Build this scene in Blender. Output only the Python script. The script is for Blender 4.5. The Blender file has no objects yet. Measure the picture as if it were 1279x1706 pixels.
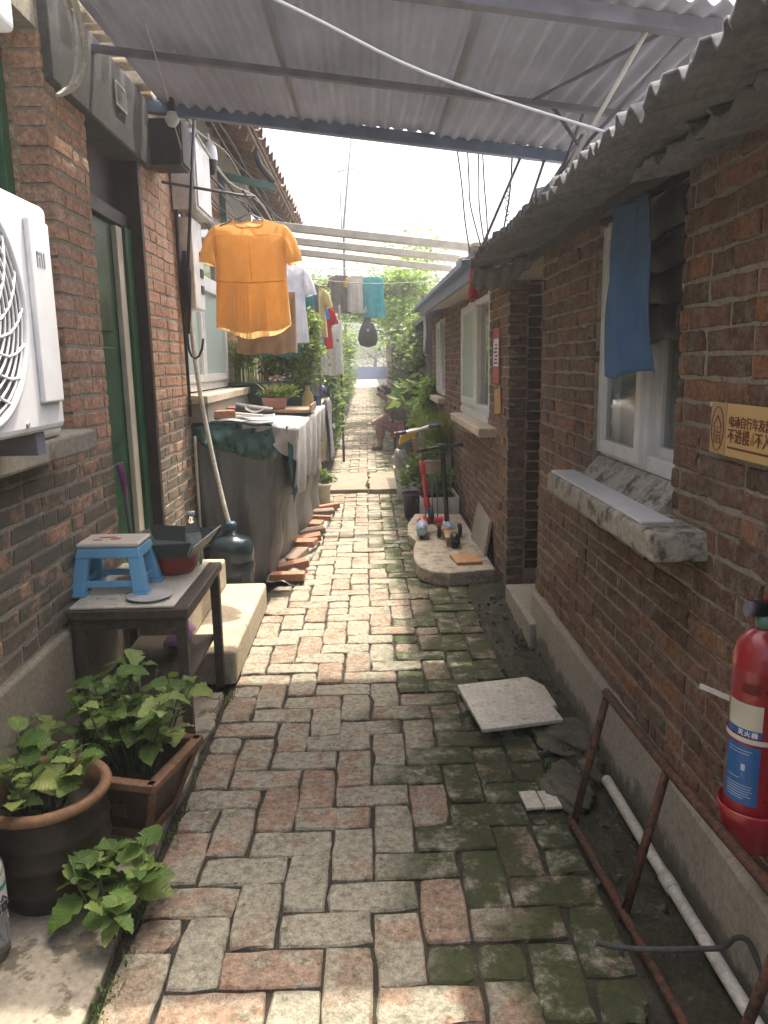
import bpy, bmesh, math, random
from mathutils import Vector, Matrix, Euler
R = math.radians
PI = math.pi
sc = bpy.context.scene
COL = sc.collection
rnd = random.Random(7)

# ------------------------------------------------------------------ camera
cam_d = bpy.data.cameras.new('camera')
cam = bpy.data.objects.new('camera', cam_d); COL.objects.link(cam)
cam_d.sensor_fit = 'VERTICAL'; cam_d.sensor_height = 36.0
cam_d.lens = 36.0 * 1281 / 1706
cam_d.clip_start = 0.05; cam_d.clip_end = 600
CR = Vector((1.0, -0.0230, -0.0175)); CF = Vector((0.0194, 0.9817, -0.1893))
CF.normalize(); CR = (CR - CF * CR.dot(CF)).normalized(); CU = CR.cross(CF)
EYE = Vector((0, 0, 1.45))
cam.matrix_world = Matrix(((CR.x, CU.x, -CF.x, EYE.x), (CR.y, CU.y, -CF.y, EYE.y), (CR.z, CU.z, -CF.z, EYE.z), (0, 0, 0, 1)))
sc.camera = cam

# ------------------------------------------------------------------ sky and sun
SUN = Vector((0.175, 0.37, 1.0)).normalized()
wd = bpy.data.worlds.new('World'); sc.world = wd; wd.use_nodes = True
nt = wd.node_tree; nt.nodes.clear()
sky = nt.nodes.new('ShaderNodeTexSky'); sky.sky_type = 'NISHITA'; sky.sun_disc = False
sky.sun_elevation = math.asin(SUN.z); sky.sun_rotation = math.atan2(SUN.x, SUN.y)
sky.air_density = 0.6; sky.dust_density = 9.0; sky.ozone_density = 0.0
bg = nt.nodes.new('ShaderNodeBackground'); bg.inputs['Strength'].default_value = 0.15
wo = nt.nodes.new('ShaderNodeOutputWorld')
nt.links.new(sky.outputs[0], bg.inputs[0]); nt.links.new(bg.outputs[0], wo.inputs[0])
sl = bpy.data.lights.new('sun', 'SUN'); sl.energy = 2.0; sl.angle = R(0.9); sl.color = (1.0, 0.94, 0.80)
so = bpy.data.objects.new('sun', sl); COL.objects.link(so)
so.rotation_euler = SUN.to_track_quat('Z', 'Y').to_euler(); so.location = (2, 4, 12)
sc.view_settings.view_transform = 'Standard'; sc.view_settings.look = 'None'
sc.view_settings.gamma = 1.0; sc.view_settings.use_curve_mapping = False
sc.view_settings.exposure = 1.98
sc.cycles.max_bounces = 8; sc.cycles.diffuse_bounces = 4; sc.cycles.adaptive_threshold = 0.025; sc.cycles.transparent_max_bounces = 16
sc.cycles.use_denoising = True
sc.cycles.sample_clamp_indirect = 6.0

# ------------------------------------------------------------------ mesh helpers
class MB:
    def __init__(s): s.v = []; s.f = []; s.m = None; s.sm = []
    def add(s, vs, fs, smooth=False):
        b = len(s.v)
        for p in vs:
            p = Vector(p)
            s.v.append(tuple(s.m @ p) if s.m else tuple(p))
        for f in fs:
            s.f.append(tuple(b + i for i in f)); s.sm.append(smooth)
        return s
    def box(s, x0, x1, y0, y1, z0, z1):
        vs = [(x, y, z) for z in (z0, z1) for y in (y0, y1) for x in (x0, x1)]
        return s.add(vs, [(0, 2, 3, 1), (4, 5, 7, 6), (0, 1, 5, 4), (2, 6, 7, 3), (0, 4, 6, 2), (1, 3, 7, 5)])
    def frust(s, c0, w0, d0, z0, c1, w1, d1, z1):
        vs = [(c0[0] + a * w0 / 2, c0[1] + b * d0 / 2, z0) for a, b in ((-1, -1), (1, -1), (1, 1), (-1, 1))] + \
             [(c1[0] + a * w1 / 2, c1[1] + b * d1 / 2, z1) for a, b in ((-1, -1), (1, -1), (1, 1), (-1, 1))]
        return s.add(vs, [(3, 2, 1, 0), (4, 5, 6, 7), (0, 1, 5, 4), (1, 2, 6, 5), (2, 3, 7, 6), (3, 0, 4, 7)])
    def bar(s, p, q, w, h=None, up=(0, 0, 1)):
        p = Vector(p); q = Vector(q); h = h or w
        d = (q - p).normalized(); u = Vector(up)
        if abs(d.dot(u)) > .98: u = Vector((1, 0, 0))
        a = d.cross(u).normalized() * w / 2; b = a.cross(d).normalized() * h / 2
        vs = [p - a - b, p + a - b, p + a + b, p - a + b, q - a - b, q + a - b, q + a + b, q - a + b]
        return s.add(vs, [(0, 1, 2, 3), (7, 6, 5, 4), (0, 4, 5, 1), (1, 5, 6, 2), (2, 6, 7, 3), (3, 7, 4, 0)])
    def tube(s, pts, r, n=8, caps=True, closed=False):
        pts = [Vector(p) for p in pts]; L = len(pts)
        rs = r if isinstance(r, (list, tuple)) else [r] * L
        vs = []; fs = []; a = None
        for i, p in enumerate(pts):
            if closed: t = pts[(i + 1) % L] - pts[i - 1]
            else: t = pts[min(i + 1, L - 1)] - pts[max(i - 1, 0)]
            t = t.normalized() if t.length > 1e-9 else Vector((0, 0, 1))
            if a is None:
                a = t.orthogonal().normalized()
            else:
                a = (a - t * a.dot(t)); a = a.normalized() if a.length > 1e-6 else t.orthogonal().normalized()
            b = t.cross(a)
            for k in range(n):
                th = 2 * PI * k / n
                vs.append(p + (a * math.cos(th) + b * math.sin(th)) * rs[i])
        for i in range(L if closed else L - 1):
            j = (i + 1) % L
            for k in range(n):
                fs.append((i * n + k, i * n + (k + 1) % n, j * n + (k + 1) % n, j * n + k))
        s.add(vs, fs, True)
        if caps and not closed:
            s.add(vs[:n], [tuple(range(n))[::-1]]); s.add(vs[-n:], [tuple(range(n))])
        return s
    def lathe(s, prof, c=(0, 0, 0), n=24, cap0=True, cap1=True, smooth=True):
        vs = []; fs = []
        for r, z in prof:
            for k in range(n):
                th = 2 * PI * k / n
                vs.append((c[0] + r * math.cos(th), c[1] + r * math.sin(th), c[2] + z))
        for i in range(len(prof) - 1):
            for k in range(n):
                fs.append((i * n + k, i * n + (k + 1) % n, (i + 1) * n + (k + 1) % n, (i + 1) * n + k))
        s.add(vs, fs, smooth)
        if cap0: s.add(vs[:n], [tuple(range(n))[::-1]])
        if cap1: s.add(vs[-n:], [tuple(range(n))])
        return s
    def prism(s, poly, ax, t0, t1):
        """poly of 2-d points in the plane normal to axis ax (0,1,2); extruded t0..t1"""
        def P(p, t):
            return {0: (t, p[0], p[1]), 1: (p[0], t, p[1]), 2: (p[0], p[1], t)}[ax]
        n = len(poly)
        vs = [P(p, t0) for p in poly] + [P(p, t1) for p in poly]
        fs = [tuple(range(n))[::-1], tuple(range(n, 2 * n))] + [(i, (i + 1) % n, n + (i + 1) % n, n + i) for i in range(n)]
        return s.add(vs, fs)
    def grid(s, fn, nu, nv, smooth=True, flip=False):
        vs = [fn(i / nu, j / nv) for j in range(nv + 1) for i in range(nu + 1)]
        w = nu + 1
        fs = []
        for j in range(nv):
            for i in range(nu):
                q = (j * w + i, j * w + i + 1, (j + 1) * w + i + 1, (j + 1) * w + i)
                fs.append(q[::-1] if flip else q)
        return s.add(vs, fs, smooth)
    def mesh(s, name):
        me = bpy.data.meshes.new(name)
        me.from_pydata(s.v, [], s.f)
        me.polygons.foreach_set('use_smooth', s.sm)
        bm = bmesh.new(); bm.from_mesh(me); bmesh.ops.remove_doubles(bm, verts=bm.verts, dist=1e-5)
        bmesh.ops.recalc_face_normals(bm, faces=bm.faces); bm.to_mesh(me); bm.free()
        me.update()
        return me
    def build(s, name, mat, parent=None, bevel=0, solid=0, seg=2, raw=False):
        if raw:
            me = bpy.data.meshes.new(name); me.from_pydata(s.v, [], s.f)
            me.polygons.foreach_set('use_smooth', s.sm); me.update()
        else:
            me = s.mesh(name)
        o = bpy.data.objects.new(name, me); COL.objects.link(o)
        if mat: me.materials.append(mat)
        if parent: attach(o, parent)
        if solid:
            md = o.modifiers.new('solid', 'SOLIDIFY'); md.thickness = solid; md.offset = 0
        if bevel:
            md = o.modifiers.new('bevel', 'BEVEL'); md.width = bevel; md.segments = seg; md.limit_method = 'ANGLE'; md.angle_limit = R(35)
        return o

def world_off(o):
    v = Vector((0, 0, 0))
    while o: v += o.location; o = o.parent
    return v
def attach(o, parent):            # keep the world place of an unrotated child
    w = Vector(o.location); o.parent = parent; o.location = w - world_off(parent)
def tag(o, label, cat, group=None):
    o['label'] = label; o['category'] = cat
    if group: o['group'] = group
    return o
def thing(name, loc, label, cat, group=None):
    o = bpy.data.objects.new(name, None); COL.objects.link(o); o.location = loc
    o.empty_display_size = .1
    return tag(o, label, cat, group)
def struct(o): o['kind'] = 'structure'; return o
def part(name, mat, parent, fn, **k):
    m = MB(); fn(m); return m.build(name, mat, parent, **k)
def TR(x=0, y=0, z=0, rx=0, ry=0, rz=0):
    return Matrix.Translation((x, y, z)) @ Euler((R(rx), R(ry), R(rz))).to_matrix().to_4x4()
def gz(y): return 0.0 if y < 10 else 0.012 * (y - 10)
def text_mesh(txt, size, extrude=0.0008, bold=0.0):
    cu = bpy.data.curves.new('lettering', 'FONT'); cu.body = txt; cu.size = size; cu.extrude = extrude; cu.offset = bold
    cu.align_x = 'LEFT'; cu.resolution_u = 2
    ob = bpy.data.objects.new('lettering', cu); COL.objects.link(ob)
    dg = bpy.context.evaluated_depsgraph_get()
    me = bpy.data.meshes.new_from_object(ob.evaluated_get(dg))
    bpy.data.objects.remove(ob); bpy.data.curves.remove(cu)
    return me
def lettering(txt, size, mat, parent, M, bold=0.0, name='lettering', ex=.0008):
    me = text_mesh(txt, size, ex, bold); me.transform(M); me.materials.clear(); me.materials.append(mat)
    o = bpy.data.objects.new(name, me); COL.objects.link(o); attach(o, parent); return o

# ------------------------------------------------------------------ materials
def newmat(name):
    m = bpy.data.materials.new(name); m.use_nodes = True
    return m, m.node_tree, m.node_tree.nodes['Principled BSDF']
def N(t, kind, **k):
    n = t.nodes.new(kind)
    for a, b in k.items():
        if a.startswith('_'): n.inputs[int(a[1:]) if a[1:].isdigit() else a[1:]].default_value = b
        else: setattr(n, a, b)
    return n
def ramp(t, src, stops):
    r = t.nodes.new('ShaderNodeValToRGB'); e = r.color_ramp.elements
    while len(e) < len(stops): e.new(.5)
    for q, (p, c) in zip(e, stops):
        q.position = p; q.color = (*c, 1) if len(c) == 3 else c
    t.links.new(src, r.inputs[0]); return r.outputs[0]
def mixc(t, fac, a, b, mode='MIX'):
    m = t.nodes.new('ShaderNodeMix'); m.data_type = 'RGBA'; m.blend_type = mode
    for s, v in ((0, fac), (6, a), (7, b)):
        if hasattr(v, 'is_linked') or hasattr(v, 'links'): t.links.new(v, m.inputs[s])
        elif isinstance(v, (int, float)): m.inputs[s].default_value = v
        else: m.inputs[s].default_value = (*v, 1)
    return m.outputs[2]
def noise(t, vec, scale, detail=4, rough=.6):
    n = N(t, 'ShaderNodeTexNoise'); n.inputs['Scale'].default_value = scale; n.inputs['Detail'].default_value = detail
    n.inputs['Roughness'].default_value = rough
    if vec is not None: t.links.new(vec, n.inputs['Vector'])
    return n.outputs[0]
def step(t, src, lo, hi):
    n = N(t, 'ShaderNodeMapRange', interpolation_type='SMOOTHSTEP'); n.inputs[1].default_value = lo; n.inputs[2].default_value = hi
    t.links.new(src, n.inputs[0]); return n.outputs[0]
def mul(t, a, b, op='MULTIPLY'):
    n = N(t, 'ShaderNodeMath', operation=op)
    for i, v in enumerate((a, b)):
        if isinstance(v, (int, float)): n.inputs[i].default_value = v
        else: t.links.new(v, n.inputs[i])
    return n.outputs[0]
def bump(t, p, src, strength, dist=.01):
    b = N(t, 'ShaderNodeBump'); b.inputs['Strength'].default_value = strength; b.inputs['Distance'].default_value = dist
    t.links.new(src, b.inputs['Height']); t.links.new(b.outputs[0], p.inputs['Normal']); return b
def wpos(t): return N(t, 'ShaderNodeNewGeometry').outputs['Position']
def sepx(t, vec):
    s = N(t, 'ShaderNodeSeparateXYZ'); t.links.new(vec, s.inputs[0]); return s.outputs

def rough_mat(name, c1, c2, scale=6, rough=.8, bmp=.3, metal=0, fine=60, dist=.006, c3=None, c3t=(.58, .7), spec=.4):
    m, t, p = newmat(name); v = wpos(t)
    n1 = noise(t, v, scale, 5, .68); n2 = noise(t, v, fine, 4, .65)
    col = ramp(t, n1, [(.3, c1), (.7, c2)])
    if c3: col = mixc(t, step(t, noise(t, v, scale * 2.3, 5, .7), *c3t), col, c3)
    col = mixc(t, .45, col, ramp(t, n2, [(.3, (.25,) * 3), (.7, (.8,) * 3)]), 'OVERLAY')
    t.links.new(col, p.inputs['Base Color'])
    p.inputs['Roughness'].default_value = rough; p.inputs['Metallic'].default_value = metal
    p.inputs['Specular IOR Level'].default_value = spec
    h = mul(t, n1, mul(t, n2, .5), 'ADD')
    if bmp: bump(t, p, h, bmp, dist)
    return m
def plain(name, c, rough=.5, metal=0, spec=.5, var=.12, scale=9, coat=0):
    m, t, p = newmat(name); v = wpos(t)
    n1 = noise(t, v, scale, 5, .6)
    d = tuple(max(0, x * (1 - var * 2)) for x in c)
    t.links.new(ramp(t, n1, [(.32, d), (.62, c)]), p.inputs['Base Color'])
    r = N(t, 'ShaderNodeMapRange'); r.inputs[3].default_value = max(.03, rough - .1); r.inputs[4].default_value = min(1, rough + .12)
    t.links.new(noise(t, v, scale * 4, 3), r.inputs[0]); t.links.new(r.outputs[0], p.inputs['Roughness'])
    p.inputs['Metallic'].default_value = metal; p.inputs['Specular IOR Level'].default_value = spec
    p.inputs['Coat Weight'].default_value = coat
    return m
def fabric(name, c, c2=None, trans=.35, scale=14, weave=420, pattern=None, crease=.35):
    m, t, p = newmat(name); v = wpos(t)
    c2 = c2 or tuple(x * .8 for x in c)
    col = ramp(t, noise(t, v, scale, 4), [(.35, c2), (.65, c)])
    if pattern:
        vo = N(t, 'ShaderNodeTexVoronoi'); vo.inputs['Scale'].default_value = pattern[1]; t.links.new(v, vo.inputs['Vector'])
        col = mixc(t, step(t, vo.outputs['Distance'], pattern[2] + .12, pattern[2]), col, pattern[0])
    t.links.new(col, p.inputs['Base Color']); p.inputs['Roughness'].default_value = .9
    p.inputs['Specular IOR Level'].default_value = .15
    mp = N(t, 'ShaderNodeMapping'); mp.inputs['Scale'].default_value = (26, 26, 7); t.links.new(v, mp.inputs['Vector'])
    b1 = bump(t, p, noise(t, mp.outputs[0], 1.0, 4, .55), crease, .02)
    b2 = bump(t, p, noise(t, v, weave, 2), .25, .002); t.links.new(b1.outputs[0], b2.inputs['Normal'])
    tr = N(t, 'ShaderNodeBsdfTranslucent'); t.links.new(col, tr.inputs[0])
    mx = N(t, 'ShaderNodeMixShader'); mx.inputs[0].default_value = trans
    t.links.new(p.outputs[0], mx.inputs[1]); t.links.new(tr.outputs[0], mx.inputs[2])
    t.links.new(mx.outputs[0], t.nodes['Material Output'].inputs[0])
    return m
def leaf_mat(name, c1, c2, c3, trans=.4, island=False):
    m, t, p = newmat(name)
    if island: rn = N(t, 'ShaderNodeNewGeometry').outputs['Random Per Island']
    else: rn = N(t, 'ShaderNodeObjectInfo').outputs['Random']
    v = wpos(t)
    col = ramp(t, rn, [(0, c1), (.55, c2), (1, c3)])
    col = mixc(t, .35, col, ramp(t, noise(t, v, 55, 3), [(.35, (.3,) * 3), (.65, (.8,) * 3)]), 'OVERLAY')
    t.links.new(col, p.inputs['Base Color']); p.inputs['Roughness'].default_value = .48; p.inputs['Specular IOR Level'].default_value = .4
    if island: bump(t, p, noise(t, v, 90, 3), .3, .003)
    else:          # side veins in the leaf's own space
        lo = sepx(t, N(t, 'ShaderNodeTexCoord').outputs['Object'])
        ab = N(t, 'ShaderNodeMath', operation='ABSOLUTE'); t.links.new(lo[1], ab.inputs[0])
        wv = N(t, 'ShaderNodeMath', operation='SINE'); t.links.new(mul(t, mul(t, lo[0], mul(t, ab.outputs[0], -.75), 'ADD'), 58.0), wv.inputs[0])
        mid = step(t, ab.outputs[0], .03, .0)
        vein = mul(t, step(t, wv.outputs[0], .75, 1.0), mid, 'MAXIMUM')
        col = mixc(t, mul(t, vein, .35), col, (.24, .33, .12))
        t.links.new(col, p.inputs['Base Color'])
        bump(t, p, mul(t, mul(t, wv.outputs[0], .5), noise(t, v, 60, 3), 'ADD'), .45, .003)
    tr = N(t, 'ShaderNodeBsdfTranslucent'); t.links.new(mixc(t, .5, col, (.30, .42, .05)), tr.inputs[0])
    mx = N(t, 'ShaderNodeMixShader'); mx.inputs[0].default_value = trans
    t.links.new(p.outputs[0], mx.inputs[1]); t.links.new(tr.outputs[0], mx.inputs[2])
    t.links.new(mx.outputs[0], t.nodes['Material Output'].inputs[0])
    return m
def brick_mat(name, stops, island=False, grey=(.30, .28, .24), greyt=(.56, .70), soot=None, moss=None, dusty=.5, bmp=.5, patch=None):
    """stops: ramp over the per-brick random value; soot / moss: stain masks with their own outline"""
    m, t, p = newmat(name); v = wpos(t)
    rn = N(t, 'ShaderNodeNewGeometry').outputs['Random Per Island'] if island else N(t, 'ShaderNodeObjectInfo').outputs['Random']
    off = N(t, 'ShaderNodeVectorMath', operation='ADD'); t.links.new(v, off.inputs[0])
    cmb = N(t, 'ShaderNodeCombineXYZ'); t.links.new(mul(t, rn, 37.0), cmb.inputs[0]); t.links.new(mul(t, rn, 91.0), cmb.inputs[2])
    t.links.new(cmb.outputs[0], off.inputs[1]); w = off.outputs[0]
    col = ramp(t, rn, stops)
    n1 = noise(t, w, 9, 4, .7); n2 = noise(t, w, 48, 4, .72); n3 = noise(t, w, 210, 2, .6)
    pit = step(t, noise(t, w, 30, 4, .62), .735, .66)      # 0 in chipped spots
    col = mixc(t, .55, col, ramp(t, n1, [(.3, (.28,) * 3), (.7, (.72,) * 3)]), 'OVERLAY')
    col = mixc(t, mul(t, step(t, noise(t, w, 15, 5, .8), *greyt), dusty), col, grey)
    if patch:     # crisp-edged grey patina over the red body, dark blotches on top
        pv = mul(t, noise(t, w, 8.5, 6, .72), mul(t, rn, .26), 'ADD')
        col = mixc(t, mul(t, step(t, pv, .555, .60), .9), col, mixc(t, n1, patch[0], patch[1]))
        col = mixc(t, mul(t, step(t, noise(t, w, 11, 6, .75), .60, .65), .7), col, patch[2])
    col = mixc(t, .62, col, ramp(t, n2, [(.32, (.13,) * 3), (.5, (.5,) * 3), (.68, (.82,) * 3)]), 'OVERLAY')
    col = mixc(t, .4, col, ramp(t, n3, [(.3, (.2,) * 3), (.7, (.8,) * 3)]), 'OVERLAY')
    col = mixc(t, mul(t, mul(t, pit, -1.0, 'MULTIPLY'), 1.0, 'ADD'), col, tuple(x * .5 for x in stops[0][1]))
    sp = sepx(t, v)
    if soot:      # (z below which the masonry is blackened, softness, colour)
        edge = mul(t, mul(t, noise(t, v, 2.2, 4), .55), sp[2], 'ADD')
        msk = step(t, edge, soot[0] + soot[1], soot[0])
        msk = mul(t, msk, step(t, noise(t, w, 5, 4), .36, .5))
        col = mixc(t, msk, col, mixc(t, n2, soot[2], tuple(x * 2.1 for x in soot[2])))
    if moss:
        edge = mul(t, mul(t, noise(t, v, 2.6, 5, .65), .7), sp[0], 'ADD')
        edge = mul(t, mul(t, rn, .34), edge, 'ADD')
        msk = mul(t, step(t, edge, moss[0], moss[0] + moss[1]), step(t, noise(t, v, 7, 7, .75), .34, .52))
        msk = mul(t, msk, .94)
        col = mixc(t, msk, col, mixc(t, n2, (.016, .024, .007), (.058, .072, .026)))
    t.links.new(col, p.inputs['Base Color']); p.inputs['Roughness'].default_value = .9; p.inputs['Specular IOR Level'].default_value = .25
    h = mul(t, mul(t, n1, .35), mul(t, n2, mul(t, n3, .5), 'ADD'), 'ADD')
    h = mul(t, h, mul(t, pit, .5), 'ADD')
    bump(t, p, h, bmp, .007)
    return m
# ------------------------------------------------------------------ palette
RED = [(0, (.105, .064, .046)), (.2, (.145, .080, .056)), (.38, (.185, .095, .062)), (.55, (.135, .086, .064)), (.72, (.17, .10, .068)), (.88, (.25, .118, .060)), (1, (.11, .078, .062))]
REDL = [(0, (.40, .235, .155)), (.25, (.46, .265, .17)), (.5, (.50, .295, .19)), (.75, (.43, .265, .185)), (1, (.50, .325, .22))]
PAVE = [(0, (.235, .158, .112)), (.2, (.215, .168, .122)), (.4, (.250, .170, .120)), (.6, (.225, .182, .134)), (.8, (.24, .185, .136)), (1, (.205, .175, .132))]
M = {}
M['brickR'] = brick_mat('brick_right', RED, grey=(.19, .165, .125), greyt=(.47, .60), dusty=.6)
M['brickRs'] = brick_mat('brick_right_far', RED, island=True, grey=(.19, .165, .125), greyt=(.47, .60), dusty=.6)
M['brickL'] = brick_mat('brick_left', REDL, grey=(.33, .29, .23), soot=(1.36, .16, (.105, .093, .07)))
M['brickLs'] = brick_mat('brick_left_far', REDL, island=True, grey=(.33, .29, .23), soot=(1.36, .16, (.105, .093, .07)))
M['brickD'] = brick_mat('brick_recess_shade', [(0, (.06, .036, .028)), (.5, (.085, .05, .038)), (1, (.05, .035, .03))], grey=(.07, .06, .05), greyt=(.5, .66), dusty=.5)  # darker brick for the door recess jamb: shade under the eave put into the colour
M['pave'] = brick_mat('paving_brick', PAVE, grey=(.31, .295, .24), greyt=(.45, .58), moss=(.60, .22), dusty=.35, bmp=.75, patch=((.225, .215, .165), (.30, .288, .225), (.10, .095, .070)))
M['paves'] = brick_mat('paving_brick_far', PAVE, island=True, grey=(.31, .295, .24), greyt=(.45, .58), moss=(.60, .22), dusty=.35, bmp=.75, patch=((.225, .215, .165), (.30, .288, .225), (.10, .095, .070)))
M['mortar'] = rough_mat('mortar', (.20, .18, .14), (.31, .28, .22), 18, .95, .5, c3=(.09, .085, .07))
M['mortarL'] = rough_mat('mortar_pale', (.27, .255, .195), (.38, .355, .28), 18, .95, .5, c3=(.10, .10, .08))
M['soil'] = rough_mat('soil', (.022, .019, .013), (.058, .05, .036), 9, 1, .8, fine=80, dist=.02, c3=(.03, .042, .014))
M['mosssoil'] = rough_mat('moss_soil', (.018, .021, .009), (.058, .056, .030), 7, .8, 1.0, fine=55, dist=.03, c3=(.115, .11, .09), c3t=(.62, .7))
M['concrete'] = rough_mat('concrete', (.24, .22, .175), (.36, .33, .265), 4, .9, .35, c3=(.14, .125, .095), c3t=(.55, .75))
M['concpale'] = rough_mat('concrete_pale', (.40, .34, .25), (.52, .45, .335), 5, .85, .25, c3=(.30, .26, .20))
M['flag'] = rough_mat('flag_cement', (.165, .14, .10), (.24, .205, .15), 5, .9, .4, c3=(.12, .105, .08))
M['plinth'] = rough_mat('cement_render', (.25, .225, .18), (.33, .30, .245), 3, .92, .2, c3=(.16, .145, .115), c3t=(.6, .8))
M['plinthL'] = rough_mat('cement_render_warm', (.25, .22, .16), (.35, .31, .23), 3, .92, .2, c3=(.17, .15, .11), c3t=(.6, .8))
M['ledge'] = rough_mat('ledge_concrete', (.30, .28, .225), (.42, .39, .32), 7, .9, .35, c3=(.085, .08, .066), c3t=(.47, .66))
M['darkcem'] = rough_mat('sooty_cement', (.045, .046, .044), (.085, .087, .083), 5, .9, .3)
M['asb'] = rough_mat('asbestos_sheet', (.17, .165, .17), (.27, .265, .27), 5, .85, .3, c3=(.10, .095, .09))
M['asbdark'] = rough_mat('weathered_sheet', (.12, .122, .128), (.22, .222, .23), 5, .9, .3, c3=(.07, .07, .072))
M['canopy'] = fabric('translucent_canopy_sheet', (.41, .42, .46), (.32, .33, .365), .24, scale=2.2, weave=60, crease=.05)
M['steel'] = plain('painted_steel', (.17, .17, .20), .5, var=.2)
M['steelblue'] = plain('blue_steel', (.16, .22, .33), .45, var=.15)
M['black'] = plain('black_metal', (.018, .017, .019), .45, var=.3)
M['rubber'] = plain('black_rubber', (.02, .02, .02), .7, var=.3)
M['rust'] = rough_mat('rusty_pipe', (.065, .030, .018), (.145, .065, .036), 26, .75, .6, metal=.2, c3=(.035, .026, .022), c3t=(.50, .58))
M['pvc'] = rough_mat('grey_white_pvc', (.42, .40, .34), (.56, .54, .47), 12, .55, .1, c3=(.30, .27, .21))
M['white'] = plain('white_plastic', (.74, .75, .74), .35, var=.05)
M['whitedirty'] = plain('aged_white_plastic', (.62, .61, .57), .4, var=.16)
M['upvc'] = plain('window_frame_white', (.70, .71, .70), .3, var=.08)
M['cream'] = plain('cream_paint', (.58, .54, .42), .5, var=.12)
M['greend'] = plain('door_green', (.010, .085, .030), .45, var=.25)
M['green'] = plain('frame_green', (.025, .16, .06), .4, var=.25)
M['brown'] = plain('dark_brown_wood', (.050, .030, .022), .6, var=.3)
M['wood'] = rough_mat('old_wood', (.16, .105, .065), (.27, .185, .115), 14, .8, .3)
M['plank'] = rough_mat('orange_plank', (.36, .19, .075), (.46, .26, .11), 16, .65, .2)
M['darkwood'] = rough_mat('dark_table', (.045, .036, .026), (.10, .08, .06), 16, .6, .2)
M['tile_r'] = rough_mat('clay_tile', (.15, .105, .085), (.24, .16, .125), 12, .9, .4, c3=(.11, .10, .085))
M['tarp'] = fabric('grey_tarp', (.185, .19, .185), (.14, .145, .14), .08, scale=5, weave=120, crease=.55)
M['tarp'].node_tree.nodes['Principled BSDF'].inputs['Roughness'].default_value = .42
M['tarp'].node_tree.nodes['Principled BSDF'].inputs['Specular IOR Level'].default_value = .45
M['tarpgreen'] = fabric('green_mesh', (.11, .225, .205), (.075, .16, .155), .2, crease=.6)
def gauze(m, a):
    t = m.node_tree; out = t.nodes['Material Output']; src = out.inputs[0].links[0].from_socket
    tp = N(t, 'ShaderNodeBsdfTransparent'); mx = N(t, 'ShaderNodeMixShader'); mx.inputs[0].default_value = a
    t.links.new(src, mx.inputs[1]); t.links.new(tp.outputs[0], mx.inputs[2]); t.links.new(mx.outputs[0], out.inputs[0])
gauze(M['tarpgreen'], .3)
M['sheetcloth'] = fabric('grey_sheet', (.42, .41, .43), (.33, .32, .34), .15)
M['sheetpale'] = fabric('pale_sheet', (.54, .53, .52), (.46, .45, .45), .15, crease=.6)
M['plasticfilm'] = plain('dusty_film', (.30, .285, .25), .35, var=.15)
M['steps'] = rough_mat('step_cement', (.31, .265, .19), (.43, .37, .27), 5, .85, .25, c3=(.24, .205, .155))
M['oldboard'] = rough_mat('dirty_cream_board', (.42, .395, .32), (.58, .55, .46), 7, .5, .12, c3=(.30, .275, .21), c3t=(.56, .66))
def stain(m, z0):          # moss and damp creeping up the cement with its own ragged outline
    t = m.node_tree; p = t.nodes['Principled BSDF']; v = wpos(t); sp = sepx(t, v)
    e = mul(t, mul(t, noise(t, v, 3.5, 6, .75), -.34), sp[2], 'ADD')
    old = p.inputs['Base Color'].links[0].from_socket
    t.links.new(mixc(t, mul(t, step(t, e, z0, z0 - .05), .75), old, (.075, .075, .048)), p.inputs['Base Color'])
stain(M['plinth'], -.08)
def glass_mat(name, tint, rough, tr):
    m, t, p = newmat(name)
    p.inputs['Base Color'].default_value = (*tint, 1); p.inputs['Roughness'].default_value = rough
    p.inputs['Transmission Weight'].default_value = tr; p.inputs['IOR'].default_value = 1.45
    bump(t, p, noise(t, wpos(t), 40, 2), .05, .003)
    return m
M['glass'] = glass_mat('window_glass', (.80, .86, .84), .03, .98)
M['frost'] = glass_mat('patterned_glass', (.52, .64, .58), .35, .35)
M['clear'] = glass_mat('clear_plastic', (.92, .95, .95), .08, .92)
M['jug'] = glass_mat('jug_plastic', (.045, .075, .09), .18, .5)
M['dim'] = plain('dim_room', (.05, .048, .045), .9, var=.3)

# ------------------------------------------------------------------ ground
def ground_fn(m):
    ys = [-6, 0, 4, 10, 14, 20, 30, 60, 120, 300]
    vs = []; 
    for y in ys: vs += [(-250, y, gz(y) - .035), (250, y, gz(y) - .035)]
    m.add(vs, [(2 * i, 2 * i + 1, 2 * i + 3, 2 * i + 2) for i in range(len(ys) - 1)])
ground = struct(part('ground', M['soil'], None, ground_fn))

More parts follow.
